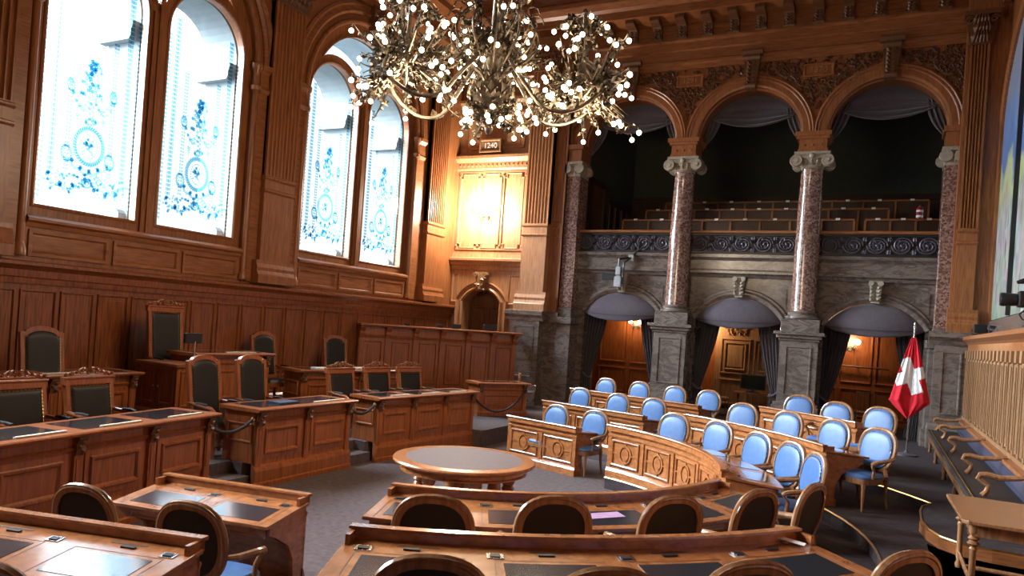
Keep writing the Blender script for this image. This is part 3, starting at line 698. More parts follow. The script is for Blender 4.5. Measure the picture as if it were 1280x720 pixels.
def bracket_mesh():
    m = MB(); F = Frame((0, 0, 0), (1, 0, 0), (0, 0, 1), (0, -1, 0))
    m.fextr(F, -0.115, 0.115, [(0, 0.0), (0.07, 0.0), (0.12, 0.03), (0.13, 0.12), (0.09, 0.18), (0.12, 0.26), (0.22, 0.33), (0.42, 0.36), (0.52, 0.40), (0.52, 0.48), (0, 0.48)])
    for r in range(5):
        for sd in (-1, 1): m.fleaf(F, 0, 0.04+r*0.07, 0.12, pi/2-sd*0.8, 0.12+0.01*r, 0.4, 0.4)
    m.lathe([(0.05, -0.13), (0.05, 0.13)], (0, -0.09, 0.04), 8, 'X')
    return m
bm0 = bracket_mesh().build('cornice_bracket', OAKD)
nth = ['leftmost', 'second', 'third', 'fourth', 'fifth', 'sixth', 'seventh', 'eighth', 'ninth', 'tenth', 'eleventh', 'twelfth', 'thirteenth', 'fourteenth', 'fifteenth', 'sixteenth']
for k in range(14):
    o = bm0 if k == 0 else bm0.copy()
    if k: COL.objects.link(o)
    o.location = AW.P(-7.02+0.655*k, 10.20, 0.02)
    tag(o, 'carved bracket under the arcade cornice, %s from the left' % nth[k], 'bracket', 'carved brackets under the cornice')

# free columns
def ionic_capital(m, c, z0, z1, hw, hd):
    h = z1-z0
    m.lathe([(0.235, z0), (0.27, z0+0.03), (0.25, z0+0.07), (0.30, z0+h*0.45), (0.33, z0+h*0.7)], c, 20)
    m.box(c[0]-hw, c[0]+hw, c[1]-hd, c[1]+hd, z1-0.07, z1)
    m.box(c[0]-hw+0.07, c[0]+hw-0.07, c[1]-hd+0.03, c[1]+hd-0.03, z1-0.16, z1-0.06)
    for sx in (-1, 1):
        for sy in (-1, 1):
            cc = Vector((c[0]+sx*(hw-0.05), c[1]+sy*(hd-0.06), z1-0.21))
            m.lathe([(1e-6, -0.08), (0.05, -0.085), (0.06, -0.06), (0.135, -0.07), (0.145, -0.04), (0.12, 0.0), (0.145, 0.04), (0.135, 0.07), (0.06, 0.06), (0.05, 0.085), (1e-6, 0.08)], cc, 14, 'Y')
    for k in range(16):
        a = 2*pi*k/16; m.fleaf(Frame((c[0]+0.26*cos(a), c[1]+0.26*sin(a), 0), (-sin(a), cos(a), 0), (0, 0, 1), (cos(a), sin(a), 0)), 0, z0+0.08, 0.17, pi/2, 0, 0.3, 0.5)
    for sx in (-1, 1): m.ball((c[0], c[1]+sx*(hd-0.02), z1-0.10), 0.07, 8, 5)
CY0 = 18.86
for k, cx in enumerate(CX):
    t = thing('column', ['red granite column left of the middle arch, on a marble pedestal', 'red granite column right of the middle arch, on a marble pedestal'][k], 'column', (cx, CY0, 0.47), group='arcade columns', world=True)
    c = (cx, CY0, 0); P = Frame((0, CY0-0.42, 0), (1, 0, 0), (0, 0, 1), (0, -1, 0))
    m = MB()
    for (h, z0, z1) in ((0.60, 0.47, 0.80), (0.56, 0.80, 0.88), (0.52, 0.88, 1.05), (0.49, 1.05, 1.12)): m.box(cx-h, cx+h, CY0-h, CY0+h, z0, z1)
    m.build('pedestal_base', MARB, t, bevel=0.012)
    m = MB(); m.box(cx-0.42, cx+0.42, CY0-0.42, CY0+0.42, 1.10, 2.62)
    m.fpanel(P, cx-0.29, cx+0.29, 1.28, 2.46, [(0, 0), (0, 0.02), (0.03, 0.02), (0.045, -0.01), (0.05, -0.01)])
    PR = Frame((cx+0.42, 0, 0), (0, 1, 0), (0, 0, 1), (1, 0, 0)); m.fpanel(PR, CY0-0.29, CY0+0.29, 1.28, 2.46, [(0, 0), (0, 0.02), (0.03, 0.02), (0.045, -0.01), (0.05, -0.01)])
    m.build('pedestal_die', MARB, t)
    m = MB()
    for (h, z0, z1) in ((0.45, 2.58, 2.64), (0.50, 2.64, 2.72), (0.56, 2.72, 2.80), (0.43, 2.80, 3.10)): m.box(cx-h, cx+h, CY0-h, CY0+h, z0, z1)
    m.build('pedestal_cap', MARB, t, bevel=0.012)
    m = MB(); m.lathe([(0.36, 3.09), (0.40, 3.12), (0.40, 3.17), (0.33, 3.20), (0.33, 3.23), (0.35, 3.26), (0.30, 3.30)], c, 28); m.build('column_base', CAPST if False else MARB, t, smooth=True)
    m = MB(); m.lathe([(0.295, 3.29), (0.285, 3.36), (0.285, 4.6), (0.27, 5.8), (0.245, 6.70), (0.26, 6.73)], c, 32); m.build('shaft', GRAN, t, smooth=True)
    m = MB(); ionic_capital(m, c, 6.70, 7.10, 0.40, 0.34); m.build('capital', CAPST, t, smooth=True)
    m = MB()
    m.box(cx-0.31, cx+0.31, CY0-0.30, CY0+0.38, 7.10, 7.42); m.box(cx-0.36, cx+0.36, CY0-0.35, CY0+0.40, 7.40, 7.47); m.box(cx-0.40, cx+0.40, CY0-0.39, CY0+0.42, 7.47, 7.57)
    for q in (-0.18, 0, 0.18): m.ball((cx+q, CY0-0.30, 7.26), 0.035, 6, 4)
    m.box(cx-0.335, cx+0.335, CY0-0.32, CY0+0.38, 7.10, 7.16)
    m.build('impost_block', OAK, t)
# engaged marble half-columns at both ends
for k, (a, b, lab) in enumerate(((-8.02, -7.62, 'granite half-column against the left end of the arcade'), (1.04, 1.36, 'granite half-column against the right end of the arcade'))):
    t = thing('half_column', lab, 'column', ((a+b)/2, 18.8, 0.47), world=True)
    m = MB(); m.box(a-0.08, b+0.06, 18.55, 19.12, 0.33, 2.62); m.box(a-0.14, b+0.10, 18.47, 19.12, 2.62, 2.80); m.box(a-0.02, b+0.02, 18.62, 19.1, 2.80, 3.06); m.box(a-0.14, b+0.1, 18.45, 19.1, 0.33, 0.85); m.build('pedestal', MARB, t, bevel=0.015)
    m = MB(); m.box(a, b, 18.68, 19.3, 3.05, 6.72); m.build('shaft', GRAN, t, bevel=0.02)
    m = MB(); m.box(a-0.06, b+0.06, 18.60, 19.3, 7.02, 7.10); m.box(a, b, 18.66, 19.3, 6.70, 7.04)
    for x in (a+0.02, b-0.02):
        for y in (18.64,): m.lathe([(1e-6, -0.06), (0.13, -0.06), (0.14, 0.0), (0.13, 0.06), (1e-6, 0.06)], (x, y, 6.90), 12, 'Y')
    sx = b+0.02 if k == 0 else a-0.02
    m.lathe([(1e-6, -0.06), (0.13, -0.06), (0.14, 0.0), (0.13, 0.06), (1e-6, 0.06)], (sx, 19.2, 6.90), 12, 'Y')
    for j in range(4): m.fleaf(AW, a+(b-a)*(j+0.5)/4, 6.72, 0.26, pi/2, 0.10, 0.35, 0.4)
    m.build('capital', CAPST, t)
    m = MB(); m.box(a, b, 18.66, 19.36, 7.10, 7.44); m.box(a-0.05, b+0.05, 18.60, 19.36, 7.44, 7.57); m.build('impost_block', OAK, t)
# lower marble wall with three segmental door arches
DW = 1.06
m = MB(); hs = [[(c-DW, 0.40), (c+DW, 0.40)]+seg_arch(c-DW, c+DW, 2.98, 0.62, 20) for c in AX]
m.fplate(MW, [(-8.1, 0), (1.9, 0), (1.9, 4.68), (-8.1, 4.68)], hs, -0.45, 0.0)
for c in AX:
    for sd in (-1, 1):                              # triangular sunk fields
        a = c+sd*1.10; tri = [(a, 3.42), (a, 3.82), (a-sd*0.60, 3.82)]
        m.fsweep(MW, tri if sd > 0 else tri[::-1], [(-0.015, 0), (-0.015, 0.02), (0.015, 0.02), (0.015, 0)], closed=True)
struct(m, 'wall_back_marble', MARB)
for k, c in enumerate(AX):
    m = MB(); m.fsweep(MW, seg_arch(c-DW, c+DW, 2.98, 0.62, 24), [(0.0, 0.0), (0.0, 0.06), (-0.07, 0.10), (-0.10, 0.10), (-0.15, 0.05), (-0.20, 0.05), (-0.22, 0.0)]); struct(m, 'trim_%d' % (44+k), MARB)
    m = MB(); m.fplate(MW, [(c-0.09, 3.58), (c+0.09, 3.58), (c+0.15, 4.10), (c-0.15, 4.10)], [], 0, 0.16)
    for r in range(5):
        for sd in (-1, 1): m.fleaf(MW, c+sd*0.02, 3.62+r*0.09, 0.15, pi/2-sd*0.75, 0.16, 0.45, 0.5)
    for sd in (-1, 1): m.lathe([(1e-6, -0.05), (0.06, -0.05), (0.06, 0.05), (1e-6, 0.05)], MW.P(c+sd*0.10, 4.04, 0.18), 10, 'Y')
    tag(m.build('keystone', CAPST, origin=True), ['carved stone keystone over the left curtained doorway', 'carved stone keystone over the middle curtained doorway', 'carved stone keystone over the right curtained doorway'][k], 'keystone')
m = MB()
m.fextr(MW, -7.95, 1.05, [(0, 4.08), (0.06, 4.08), (0.10, 4.15), (0.16, 4.18), (0.16, 4.24), (0.13, 4.28), (0.13, 4.50), (0.16, 4.54), (0.20, 4.58), (0.20, 4.66), (0.0, 4.68)])
struct(m, 'trim_48', MARB)
# balustrades: scroll and rosette ironwork with an oak rail
def rosette(m, F, u, v, r, w):
    for q, (rr, n, ph, sz) in enumerate(((0.92, 8, 0, 0.62), (0.62, 6, 0.4, 0.55), (0.34, 5, 0.2, 0.40))):
        for k in range(n):
            a = 2*pi*k/n+ph; m.fleaf(F, u+r*(rr-0.5)*cos(a), v+r*(rr-0.5)*sin(a), r*sz, a+0.6, w+0.02*q, 0.55, 0.30)
    m.ball(F.P(u, v, w+0.07), r*0.16, 8, 5)
    for ph in (0, pi):
        sp = [(u+r*(1.08-0.030*i)*cos(0.30*i+ph), v+r*(1.08-0.030*i)*sin(0.30*i+ph)*0.95) for i in range(24)]
        m.ftube(F, sp, 0.020, w+0.06, 5)
BF = Frame((0, 19.02, 0), (1, 0, 0), (0, 0, 1), (0, -1, 0))
for k, (a, b, lab) in enumerate(((-7.70, CX[0]-0.22, 'black iron balustrade with rosettes in the left gallery bay'), (CX[0]+0.22, CX[1]-0.22, 'black iron balustrade with rosettes in the middle gallery bay'), (CX[1]+0.22, 1.10, 'black iron balustrade with rosettes in the right gallery bay'))):
    t = thing('balustrade', lab, 'balustrade', BF.P((a+b)/2, 4.68, 0), group='gallery balustrades', world=True)
    m = MB(); m.fextr(BF, a, b, [(-0.14, 5.19), (0.08, 5.19), (0.10, 5.21), (0.10, 5.25), (0.07, 5.27), (-0.14, 5.27)]); m.build('rail', OAKH, t)
    m = MB(); m.fbox(BF, a, b, 4.68, 5.19, -0.10, -0.05); m.fbox(BF, a, b, 4.68, 4.73, -0.1, 0.04); m.fbox(BF, a, b, 5.14, 5.19, -0.1, 0.04); m.build('backing_panel', BLACKP, t)
    n = 5; p = (b-a)/n
    for j in range(n):
        m = MB(); rosette(m, BF, a+p*(j+0.5), 4.935, 0.205, -0.05); 
        for sd in (-1, 1):
            for q in (-1, 1): m.fleaf(BF, a+p*(j+0.5)+sd*p*0.46, 4.93+q*0.02, 0.20, q*pi/2, -0.05, 0.5, 0.4)
        m.build('rosette', IRON, t)

# gallery behind the arcade
m = MB(); m.box(-8.1, 2.05, 19.0, 26, 4.30, 4.62); struct(m, 'floor_gallery', CARPD)
m = MB(); m.box(-8.3, 2.2, 24.6, 24.9, 4.3, 10.5); struct(m, 'wall_gallery_back', GREENW)
m = MB(); m.box(-8.3, -8.0, 19.3, 24.9, 4.3, 10.5); struct(m, 'wall_gallery_left', GREENW)
m = MB(); m.fplate(Frame((2.15, 0, 0), (0, -1, 0), (0, 0, 1), (-1, 0, 0)), [(-24.9, 0), (-19.3, 0), (-19.3, 10.5), (-24.9, 10.5)], [[(-21.3, 5.1), (-20.1, 5.1), (-20.1, 6.7), (-21.3, 6.7)]], -0.15, 0.15); struct(m, 'wall_gallery_right', GREENW)
t = thing('window_4', 'x', 'x'); del t['label']; del t['category']; t['kind'] = 'structure'
m = MB(); m.fsweep(Frame((2.05, 0, 0), (0, -1, 0), (0, 0, 1), (-1, 0, 0)), [(-21.3, 5.1), (-20.1, 5.1), (-20.1, 6.7), (-21.3, 6.7)], [(0, -0.05), (0, 0.03), (0.07, 0.03), (0.07, -0.05)], closed=True); m.build('window_frame', OAKD, t)
m = MB(); m.box(2.08, 2.09, 20.1, 21.3, 5.1, 6.7); m.build('window_pane', GLASS, t)
m = MB(); m.box(-8.3, 2.3, 19.2, 24.9, 10.3, 10.5); struct(m, 'ceiling_gallery', CEILM)
m = MB(); m.box(-8.0, 2.0, 24.52, 24.62, 4.6, 7.2); 
for k in range(9): m.fpanel(Frame((0, 24.52, 0), (1, 0, 0), (0, 0, 1), (0, -1, 0)), -7.9+1.1*k, -6.95+1.1*k, 4.9, 7.05, panel_steps(1.0))
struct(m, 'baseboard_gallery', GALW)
def gallery_bench(label, a, b, y, z, h, n):
    t = thing('gallery_bench', label, 'bench', ((a+b)/2, y, z), group='rows of gallery benches', world=True); F = Frame((0, y, 0), (1, 0, 0), (0, 0, 1), (0, -1, 0))
    m = MB(); m.fextr(F, a, b, [(-0.30, z+h-0.05), (0.03, z+h-0.05), (0.03, z+h), (-0.30, z+h)]); m.build('desk_rail', OAKH, t)
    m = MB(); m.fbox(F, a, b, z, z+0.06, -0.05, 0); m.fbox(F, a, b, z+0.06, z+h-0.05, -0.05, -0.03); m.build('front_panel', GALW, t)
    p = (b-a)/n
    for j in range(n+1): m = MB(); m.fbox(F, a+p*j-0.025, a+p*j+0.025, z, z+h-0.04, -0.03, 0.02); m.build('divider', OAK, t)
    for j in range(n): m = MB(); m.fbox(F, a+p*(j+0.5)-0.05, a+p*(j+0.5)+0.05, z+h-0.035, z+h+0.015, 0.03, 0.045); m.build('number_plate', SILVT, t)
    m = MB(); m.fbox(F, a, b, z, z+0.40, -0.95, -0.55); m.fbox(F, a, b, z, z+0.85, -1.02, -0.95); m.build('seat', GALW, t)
for k, (y, z) in enumerate(((20.0, 4.62), (21.2, 5.0), (22.4, 5.38))):
    m = MB(); m.box(-6.8, 0.35, y-0.05, 24.5, 4.5, z); 
    if k: struct(m, 'floor_gallery_step_%d' % k, CARPD)
gallery_bench('front bench row in the gallery behind the left and middle arches', -6.75, -0.75, 20.0, 4.62, 1.10, 8)
gallery_bench('short front bench at the right end of the gallery', -0.50, 1.15, 20.0, 4.62, 1.10, 3)
gallery_bench('second bench row in the gallery, raised one step', -6.45, 0.0, 21.2, 5.0, 1.20, 9)
gallery_bench('rearmost bench row in the gallery against the panelling', -6.2, 0.95, 22.4, 5.38, 1.25, 9)
t = thing('fire_extinguisher', 'small red extinguisher standing at the right end of the gallery', 'fire extinguisher', (0.68, 20.42, 5.72), world=True)
m = MB(); m.lathe([(0.07, 5.72), (0.075, 5.75), (0.075, 6.02), (0.05, 6.08), (0.025, 6.10)], (0.68, 20.42, 0), 14); m.build('bottle', REDP, t, smooth=True)
m = MB(); m.lathe([(0.03, 6.09), (0.03, 6.14)], (0.68, 20.42, 0), 8); m.tube([(0.68, 20.42, 6.13), (0.75, 20.40, 6.14)], 0.012, 6); m.build('valve', BLACKP, t)
for z in (5.82, 5.95): m = MB(); m.lathe([(0.077, z), (0.077, z+0.05)], (0.68, 20.42, 0), 14); m.build('label_band', WHITE, t)
m = MB(); m.box(0.45, 0.95, 20.3, 20.6, 4.62, 5.72); tag(m.build('cabinet', GALW, origin=True), 'low wooden cabinet under the small extinguisher in the gallery', 'cabinet')
t = thing('gallery_doorway', 'dark doorway with oak frame at the left end of the gallery', 'doorway', (-7.95, 21, 4.62), world=True)
GL = Frame((-8.0, 0, 0), (0, 1, 0), (0, 0, 1), (1, 0, 0))
m = MB(); m.fbox(GL, 20.3, 20.45, 4.62, 6.9, 0, 0.1); m.fbox(GL, 21.5, 21.65, 4.62, 6.9, 0, 0.1); m.fbox(GL, 20.3, 21.65, 6.9, 7.05, 0, 0.12); m.build('frame', GALW, t)
m = MB(); m.fbox(GL, 20.45, 21.5, 4.62, 6.9, 0.0, 0.03); m.build('door_leaf', OAKD, t)
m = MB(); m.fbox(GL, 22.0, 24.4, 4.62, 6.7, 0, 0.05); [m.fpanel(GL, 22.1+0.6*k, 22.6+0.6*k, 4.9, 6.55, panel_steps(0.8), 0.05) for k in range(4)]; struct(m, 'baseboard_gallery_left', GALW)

# cloth swags in the three upper arches
for k, c in enumerate(AX):
    t = thing('arch_drape', ['grey-lilac swag drapery in the left upper arch, behind the chandelier', 'grey-lilac swag drapery in the middle upper arch', 'grey-lilac swag drapery in the right upper arch'][k], 'drapery', (c, 19.5, 7.5), group='swags in the gallery arches', world=True)
    def sw(q, s, c=c):
        u = -1.02+2.04*q; top = sqrt(max(0.0, 1.34**2-u*u)); bot = 0.66-0.24*(1-(u/1.02)**2)+0.0
        v = top+(bot-top)*s; fold = 0.05*sin(s**2.2*22)*min(1, s*1.3)
        return Vector((c+u, 19.42-fold-0.10*s, ASP+v))
    m = MB(); m.grid(sw, 24, 36); m.build('swag', SWAG, t, smooth=True, thick=0.01)
    for sd in (-1, 1):
        def side(q, s, sd=sd, c=c):
            # q across from the arch (0) to the inner edge (1), s down
            z = 0.86-1.0*s; ox = sqrt(max(0.0, 1.34**2-max(z, 0)**2)); inn = 0.80+0.02*s+0.50*s**2.4
            u = ox+(inn-ox)*q; fold = 0.05*sin(q*22)
            return Vector((c+sd*u, 19.36-fold, ASP+z-0.10*(1-q)*s))
        m = MB(); m.grid(side, 24, 14); m.build('side_fall', SWAG, t, smooth=True, thick=0.01)

# ---- corridor behind the three doorways
m = MB(); m.box(-8.2, 2.05, 22.3, 22.6, 0.4, 4.35)
CF = Frame((0, 22.3, 0), (1, 0, 0), (0, 0, 1), (0, -1, 0))
for (a, b) in ((-8.0, -7.1), (-7.0, -6.1), (-6.0, -5.1), (-1.75, -1.0), (-0.92, -0.15), (-0.07, 0.7), (0.78, 1.5)):
    m.fpanel(CF, a, b, 1.55, 3.05, panel_steps(1.2)); m.fpanel(CF, a, b, 0.62, 1.40, panel_steps(1.2))
m.fextr(CF, -8.2, 2.05, [(0, 3.10), (0.05, 3.10), (0.09, 3.18), (0.09, 3.26), (0, 3.28)])
m.fextr(CF, -8.2, 2.05, [(0, 0.44), (0.04, 0.44), (0.04, 0.55), (0, 0.58)])
struct(m, 'wall_corridor', ROST)
m = MB(); m.box(-8.2, 2.05, 19.5, 22.4, 4.1, 4.3); struct(m, 'ceiling_corridor', CEILM)
for x, nm in ((-5.0, 'wall_corridor_left'), (-1.9, 'wall_corridor_right')):
    m = MB(); m.box(x-0.08, x+0.08, 19.55, 22.3, 0.4, 4.1); struct(m, nm, OAKD)
m = MB(); m.box(-8.35, -8.2, 19.1, 22.4, 0.4, 4.3); struct(m, 'wall_corridor_end', OAK)
# carved double door in the middle bay
t = thing('door_2', 'x', 'x'); del t['label']; del t['category']; t['kind'] = 'structure'
m = MB()
m.fbox(CF, -4.35, -2.25, 0.47, 3.2, 0, 0.04)
for a, b in ((-4.2, -3.35), (-3.25, -2.4)):
    m.fpanel(CF, a, b, 0.6, 1.35, panel_steps(1.3), 0.04); m.fpanel(CF, a, b, 1.5, 2.55, panel_steps(1.3), 0.04); m.fpanel(CF, a+0.12, b-0.12, 1.62, 2.43, panel_steps(1.0), 0.06)
    leaf_cluster(m, CF, a+0.1, b-0.15, 2.66, 2.92, 40, 0.10, 0.05, int(a*10)+60)
    m.fsweep(CF, arc((a+b)/2, 2.72, 0.26, 0, pi, 12), [(-0.02, 0.04), (-0.02, 0.08), (0.02, 0.08), (0.02, 0.04)])
m.build('door_leaf', LIGHTW, t)
m = MB(); m.fextr(CF, -4.45, -2.15, [(0, 3.0), (0.12, 3.0), (0.2, 3.1), (0.2, 3.2), (0, 3.2)]); m.build('door_head', LIGHTW, t)
def sconce(name, label, F, u, v, w0, scale=1.0, watts=SCONCE_W):
    t = thing(name, label, 'wall lamp', F.P(u, v, w0), world=True); s = scale
    m = MB(); m.fplate(F, [(u+0.07*s*cos(a), v+0.11*s*sin(a)) for a in [2*pi*k/16 for k in range(16)]], [], w0, w0+0.03*s); m.build('back_plate', BRONZE, t)
    for sd in (-1, 1):
        m = MB(); pts = [F.P(u, v, w0+0.02), F.P(u+sd*0.06*s, v-0.06*s, w0+0.09*s), F.P(u+sd*0.13*s, v-0.03*s, w0+0.13*s), F.P(u+sd*0.15*s, v+0.04*s, w0+0.13*s)]
        m.tube(pts, 0.012*s, 6)
        for q in range(4): m.fleaf(F, u+sd*0.07*s, v-0.04*s, 0.06*s, q*1.6, w0+0.10*s, 0.4, 0.3)
        m.build('arm', BRONZE, t)
        m = MB(); m.lathe([(0.02*s, 0), (0.05*s, 0.02*s), (0.065*s, 0.06*s), (0.055*s, 0.10*s), (0.03*s, 0.12*s)], F.P(u+sd*0.15*s, v+0.04*s, w0+0.13*s), 12); m.build('glass_shade', SCONM, t, smooth=True)
    l = bpy.data.lights.new(name+'_light', 'POINT'); l.energy = watts; l.color = (1.0, 0.90, 0.76) if watts > SCONCE_W else (1.0, 0.72, 0.42); l.shadow_soft_size = 0.28 if watts > SCONCE_W else 0.12
    o = bpy.data.objects.new(name+'_light', l); COL.objects.link(o); o.location = F.P(u, v+0.12*s, w0+0.45*s)-WORLD[t.name]; o.parent = t
    return t
sconce('wall_sconce', 'lit two-arm sconce on the panelled end wall paled as lamp-lit', PW, -10.42, 5.62, 0.02, 1.5, SCONCE_W*6.5)
sconce('corridor_lamp', 'lit two-shade lamp on the panelling behind the right doorway', CF, -0.72, 2.56, 0.02, 1.2, SCONCE_W*0.3)
sconce('corridor_lamp', 'lit lamp on the panelling behind the left doorway, partly hidden', CF, -6.85, 2.75, 0.02, 1.0, SCONCE_W*0.3)
sconce('corridor_lamp', 'lit lamp beside the carved double door of the middle doorway', CF, -4.62, 2.75, 0.02, 1.0, SCONCE_W*0.8)
# coat rail across the right panelling
m = MB(); m.tube([CF.P(-1.3, 2.02, 0.16), CF.P(0.25, 2.0, 0.16)], 0.025, 8)
for x in (-1.25, -0.5, 0.2): m.tube([CF.P(x, 2.02, 0.0), CF.P(x, 2.01, 0.16)], 0.014, 6)
tag(m.build('coat_rail', OAKD, origin=True), 'dark coat rail on the panelling behind the right doorway', 'rail')
# lower doorway curtains
def doorway_drapes(k, c):
    where = ['left', 'middle', 'right'][k]
    t = thing('doorway_valance', 'grey-purple rounded valance over the %s doorway' % where, 'valance', (c, 18.98, 2.9), group='doorway valances', world=True)
    tops = seg_arch(c-DW, c+DW, 2.98, 0.60, 24)[::-1]
    def val(q, s):
        i = min(int(q*24), 23); f = q*24-i; x = tops[i][0]*(1-f)+tops[i+1][0]*f; zt = tops[i][1]*(1-f)+tops[i+1][1]*f
        zb = 2.99-0.20*sin(pi*q); bul = 0.30*sin(pi*q)*sin(min(1.0, s*1.15)*pi*0.55)
        return Vector((x, 19.10-0.02-bul, zt+(zb-zt)*s))
    m = MB(); m.grid(val, 30, 14); m.build('hood', CURT, t, smooth=True, thick=0.012)
    def hem(q, s):
        p = val(q, 0.80); return Vector((p.x, p.y-0.012, p.z+0.012-0.024*s))
    m = MB(); m.grid(hem, 30, 2); m.build('hem_braid', CURTD, t, thick=0.006)
    for sd in (-1, 1):
        def cur(q, s, sd=sd):
            z = 3.02-(3.02-0.47)*s
            wd = 0.62-0.42*min(1, s/0.72)**1.3 if s < 0.72 else 0.20+0.12*(s-0.72)/0.28
            x = c+sd*(DW+0.02-wd*q); y = 19.34+0.05*sin(q*40+s*2)*(0.5+0.5*s)
            return Vector((x, y, z))
        m = MB(); m.grid(cur, 48, 24)
        cu = thing('doorway_curtain', 'dark velvet curtain tied back on the %s of the %s doorway' % ('left' if sd < 0 else 'right', where), 'curtain', (c+sd*DW, 19.34, 0.47), group='doorway curtains', world=True)
        m.build('cloth', CURT if (k == 1 and sd > 0) else CURTD, cu, smooth=True, thick=0.012)
        m = MB(); zt = 3.02-2.55*0.72; m.tube([(c+sd*(DW+0.02), 19.27, zt+0.12), (c+sd*(DW-0.12), 19.25, zt), (c+sd*(DW-0.22), 19.30, zt-0.02), (c+sd*(DW-0.2), 19.42, zt)], 0.035, 6); m.build('tieback', CURT, cu, smooth=True)
for k, c in enumerate(AX): doorway_drapes(k, c)

# ---- right wall: pilaster, mural, wainscot
m = MB(); m.fbox(Frame((0, 18.42, 0), (1, 0, 0), (0, 0, 1), (0, -1, 0)), 1.30, 2.3, 0.3, ZC, -0.8, 0); struct(m, 'wall_back_right', OAK)
PR2 = Frame((0, 18.42, 0), (1, 0, 0), (0, 0, 1), (0, -1, 0))
plinth('dark marble pedestal behind the flag, under the right fluted pilaster', PR2, 1.06, 1.72, 0, 0.22, 0.47, 3.0)
pilaster(PR2, 'fluted oak pilaster beside the mural at the right end of the arcade', 1.36, 1.72, 0, 0.10, 3.0, 3.5, 5.25, 9.2, 9.9, 5)
m = MB(); m.fbox(RW, -18.42, 4.5, -0.1, ZC, -0.4, -0.04); struct(m, 'wall_right', OAK)
t = thing('wall_mural', 'large arch-topped landscape mural on the right wall', 'mural', RW.P(-15.0, 3.3, -0.04), world=True)
mo = [(-18.92+0.55, 3.30), (-11.1, 3.30)]; ell = arc(-14.75, 7.3, 3.65, 0, pi, 36, 2.05)
m = MB(); m.fplate(RW, [(-18.40, 3.30), (-11.1, 3.30)]+ell, [], -0.05, -0.02); m.build('painted_panel', MURAL, t)
m = MB(); m.fsweep(RW, [(-18.40, 3.28), (-11.1, 3.28)]+ell, [(-0.02, -0.04), (-0.02, 0.03), (0.06, 0.06), (0.10, 0.02), (0.10, -0.04)], closed=True) if False else m.fsweep(RW, [(-11.1, 3.28)]+ell+[(-18.40, 3.28)], [(0.02, -0.04), (0.02, 0.03), (-0.05, 0.07), (-0.12, 0.03), (-0.12, -0.04)]); m.build('mural_frame', OAK, t)
for k, u in enumerate((-15.9, -13.4)):
    m = MB(); m.fbox(RW, u-0.05, u+0.05, 3.3, 9.1, -0.03, 0.05); m.build('mullion', BLACKP, t)
m = MB(); m.fextr(RW, -18.40, -YN, [(-0.04, 3.0), (0.12, 3.0), (0.05, 3.10), (0.02, 3.26), (-0.04, 3.30)]); struct(m, 'trim_50', MARB)
DA = Frame((1.70, 0, 0), (0, -1, 0), (0, 0, 1), (-1, 0, 0))
m = MB(); m.fbox(DA, -18.2, -YN, 0.3, 2.76, -0.35, 0)
m.fextr(DA, -18.2, -YN, [(-0.35, 2.62), (0.02, 2.62), (0.03, 2.74), (0.06, 2.78), (0.14, 2.84), (0.14, 2.90), (0.08, 2.92), (-0.36, 2.94)])
struct(m, 'wall_right_dado', OAK)
m = MB(); u = -18.1
while u < -8.2:                                     # strips with cap blocks and fielded panels between
    m.fbox(DA, u, u+0.13, 1.22, 2.46, 0, 0.05); m.fbox(DA, u+0.045, u+0.085, 1.30, 2.40, 0.05, 0.065); m.fbox(DA, u-0.015, u+0.145, 2.46, 2.62, 0, 0.08)
    m.fpanel(DA, u+0.135, u+0.415, 1.26, 2.44, [(0, 0.0), (0.005, 0.035), (0.03, 0.035), (0.045, 0.004), (0.08, 0.004), (0.095, 0.03), (0.11, 0.03)]); u += 0.42
m.fbox(DA, -18.2, -8.0, 1.14, 1.24, 0, 0.06)
struct(m, 'trim_51', LIGHTW)
# near wall and ceiling
m = MB(); m.box(-12, 2.5, YN-0.4, YN, -0.1, ZC); struct(m, 'wall_front', OAK)
m = MB(); m.box(-12, 2.5, YN-0.4, 19.4, ZC-0.1, ZC+0.1); struct(m, 'ceiling', CEILM)
m = MB()
for i in range(4):
    for j in range(6):
        x0 = -10.2+2.9*i; y0 = -2+3.3*j; m.fsweep(Frame((0, 0, ZC-0.1), (1, 0, 0), (0, 1, 0), (0, 0, -1)), [(x0, y0), (x0+2.6, y0), (x0+2.6, y0+3.0), (x0, y0+3.0)], [(-0.06, 0), (-0.06, 0.08), (0.06, 0.12), (0.1, 0.0)], closed=True)
struct(m, 'trim_52', OAK)

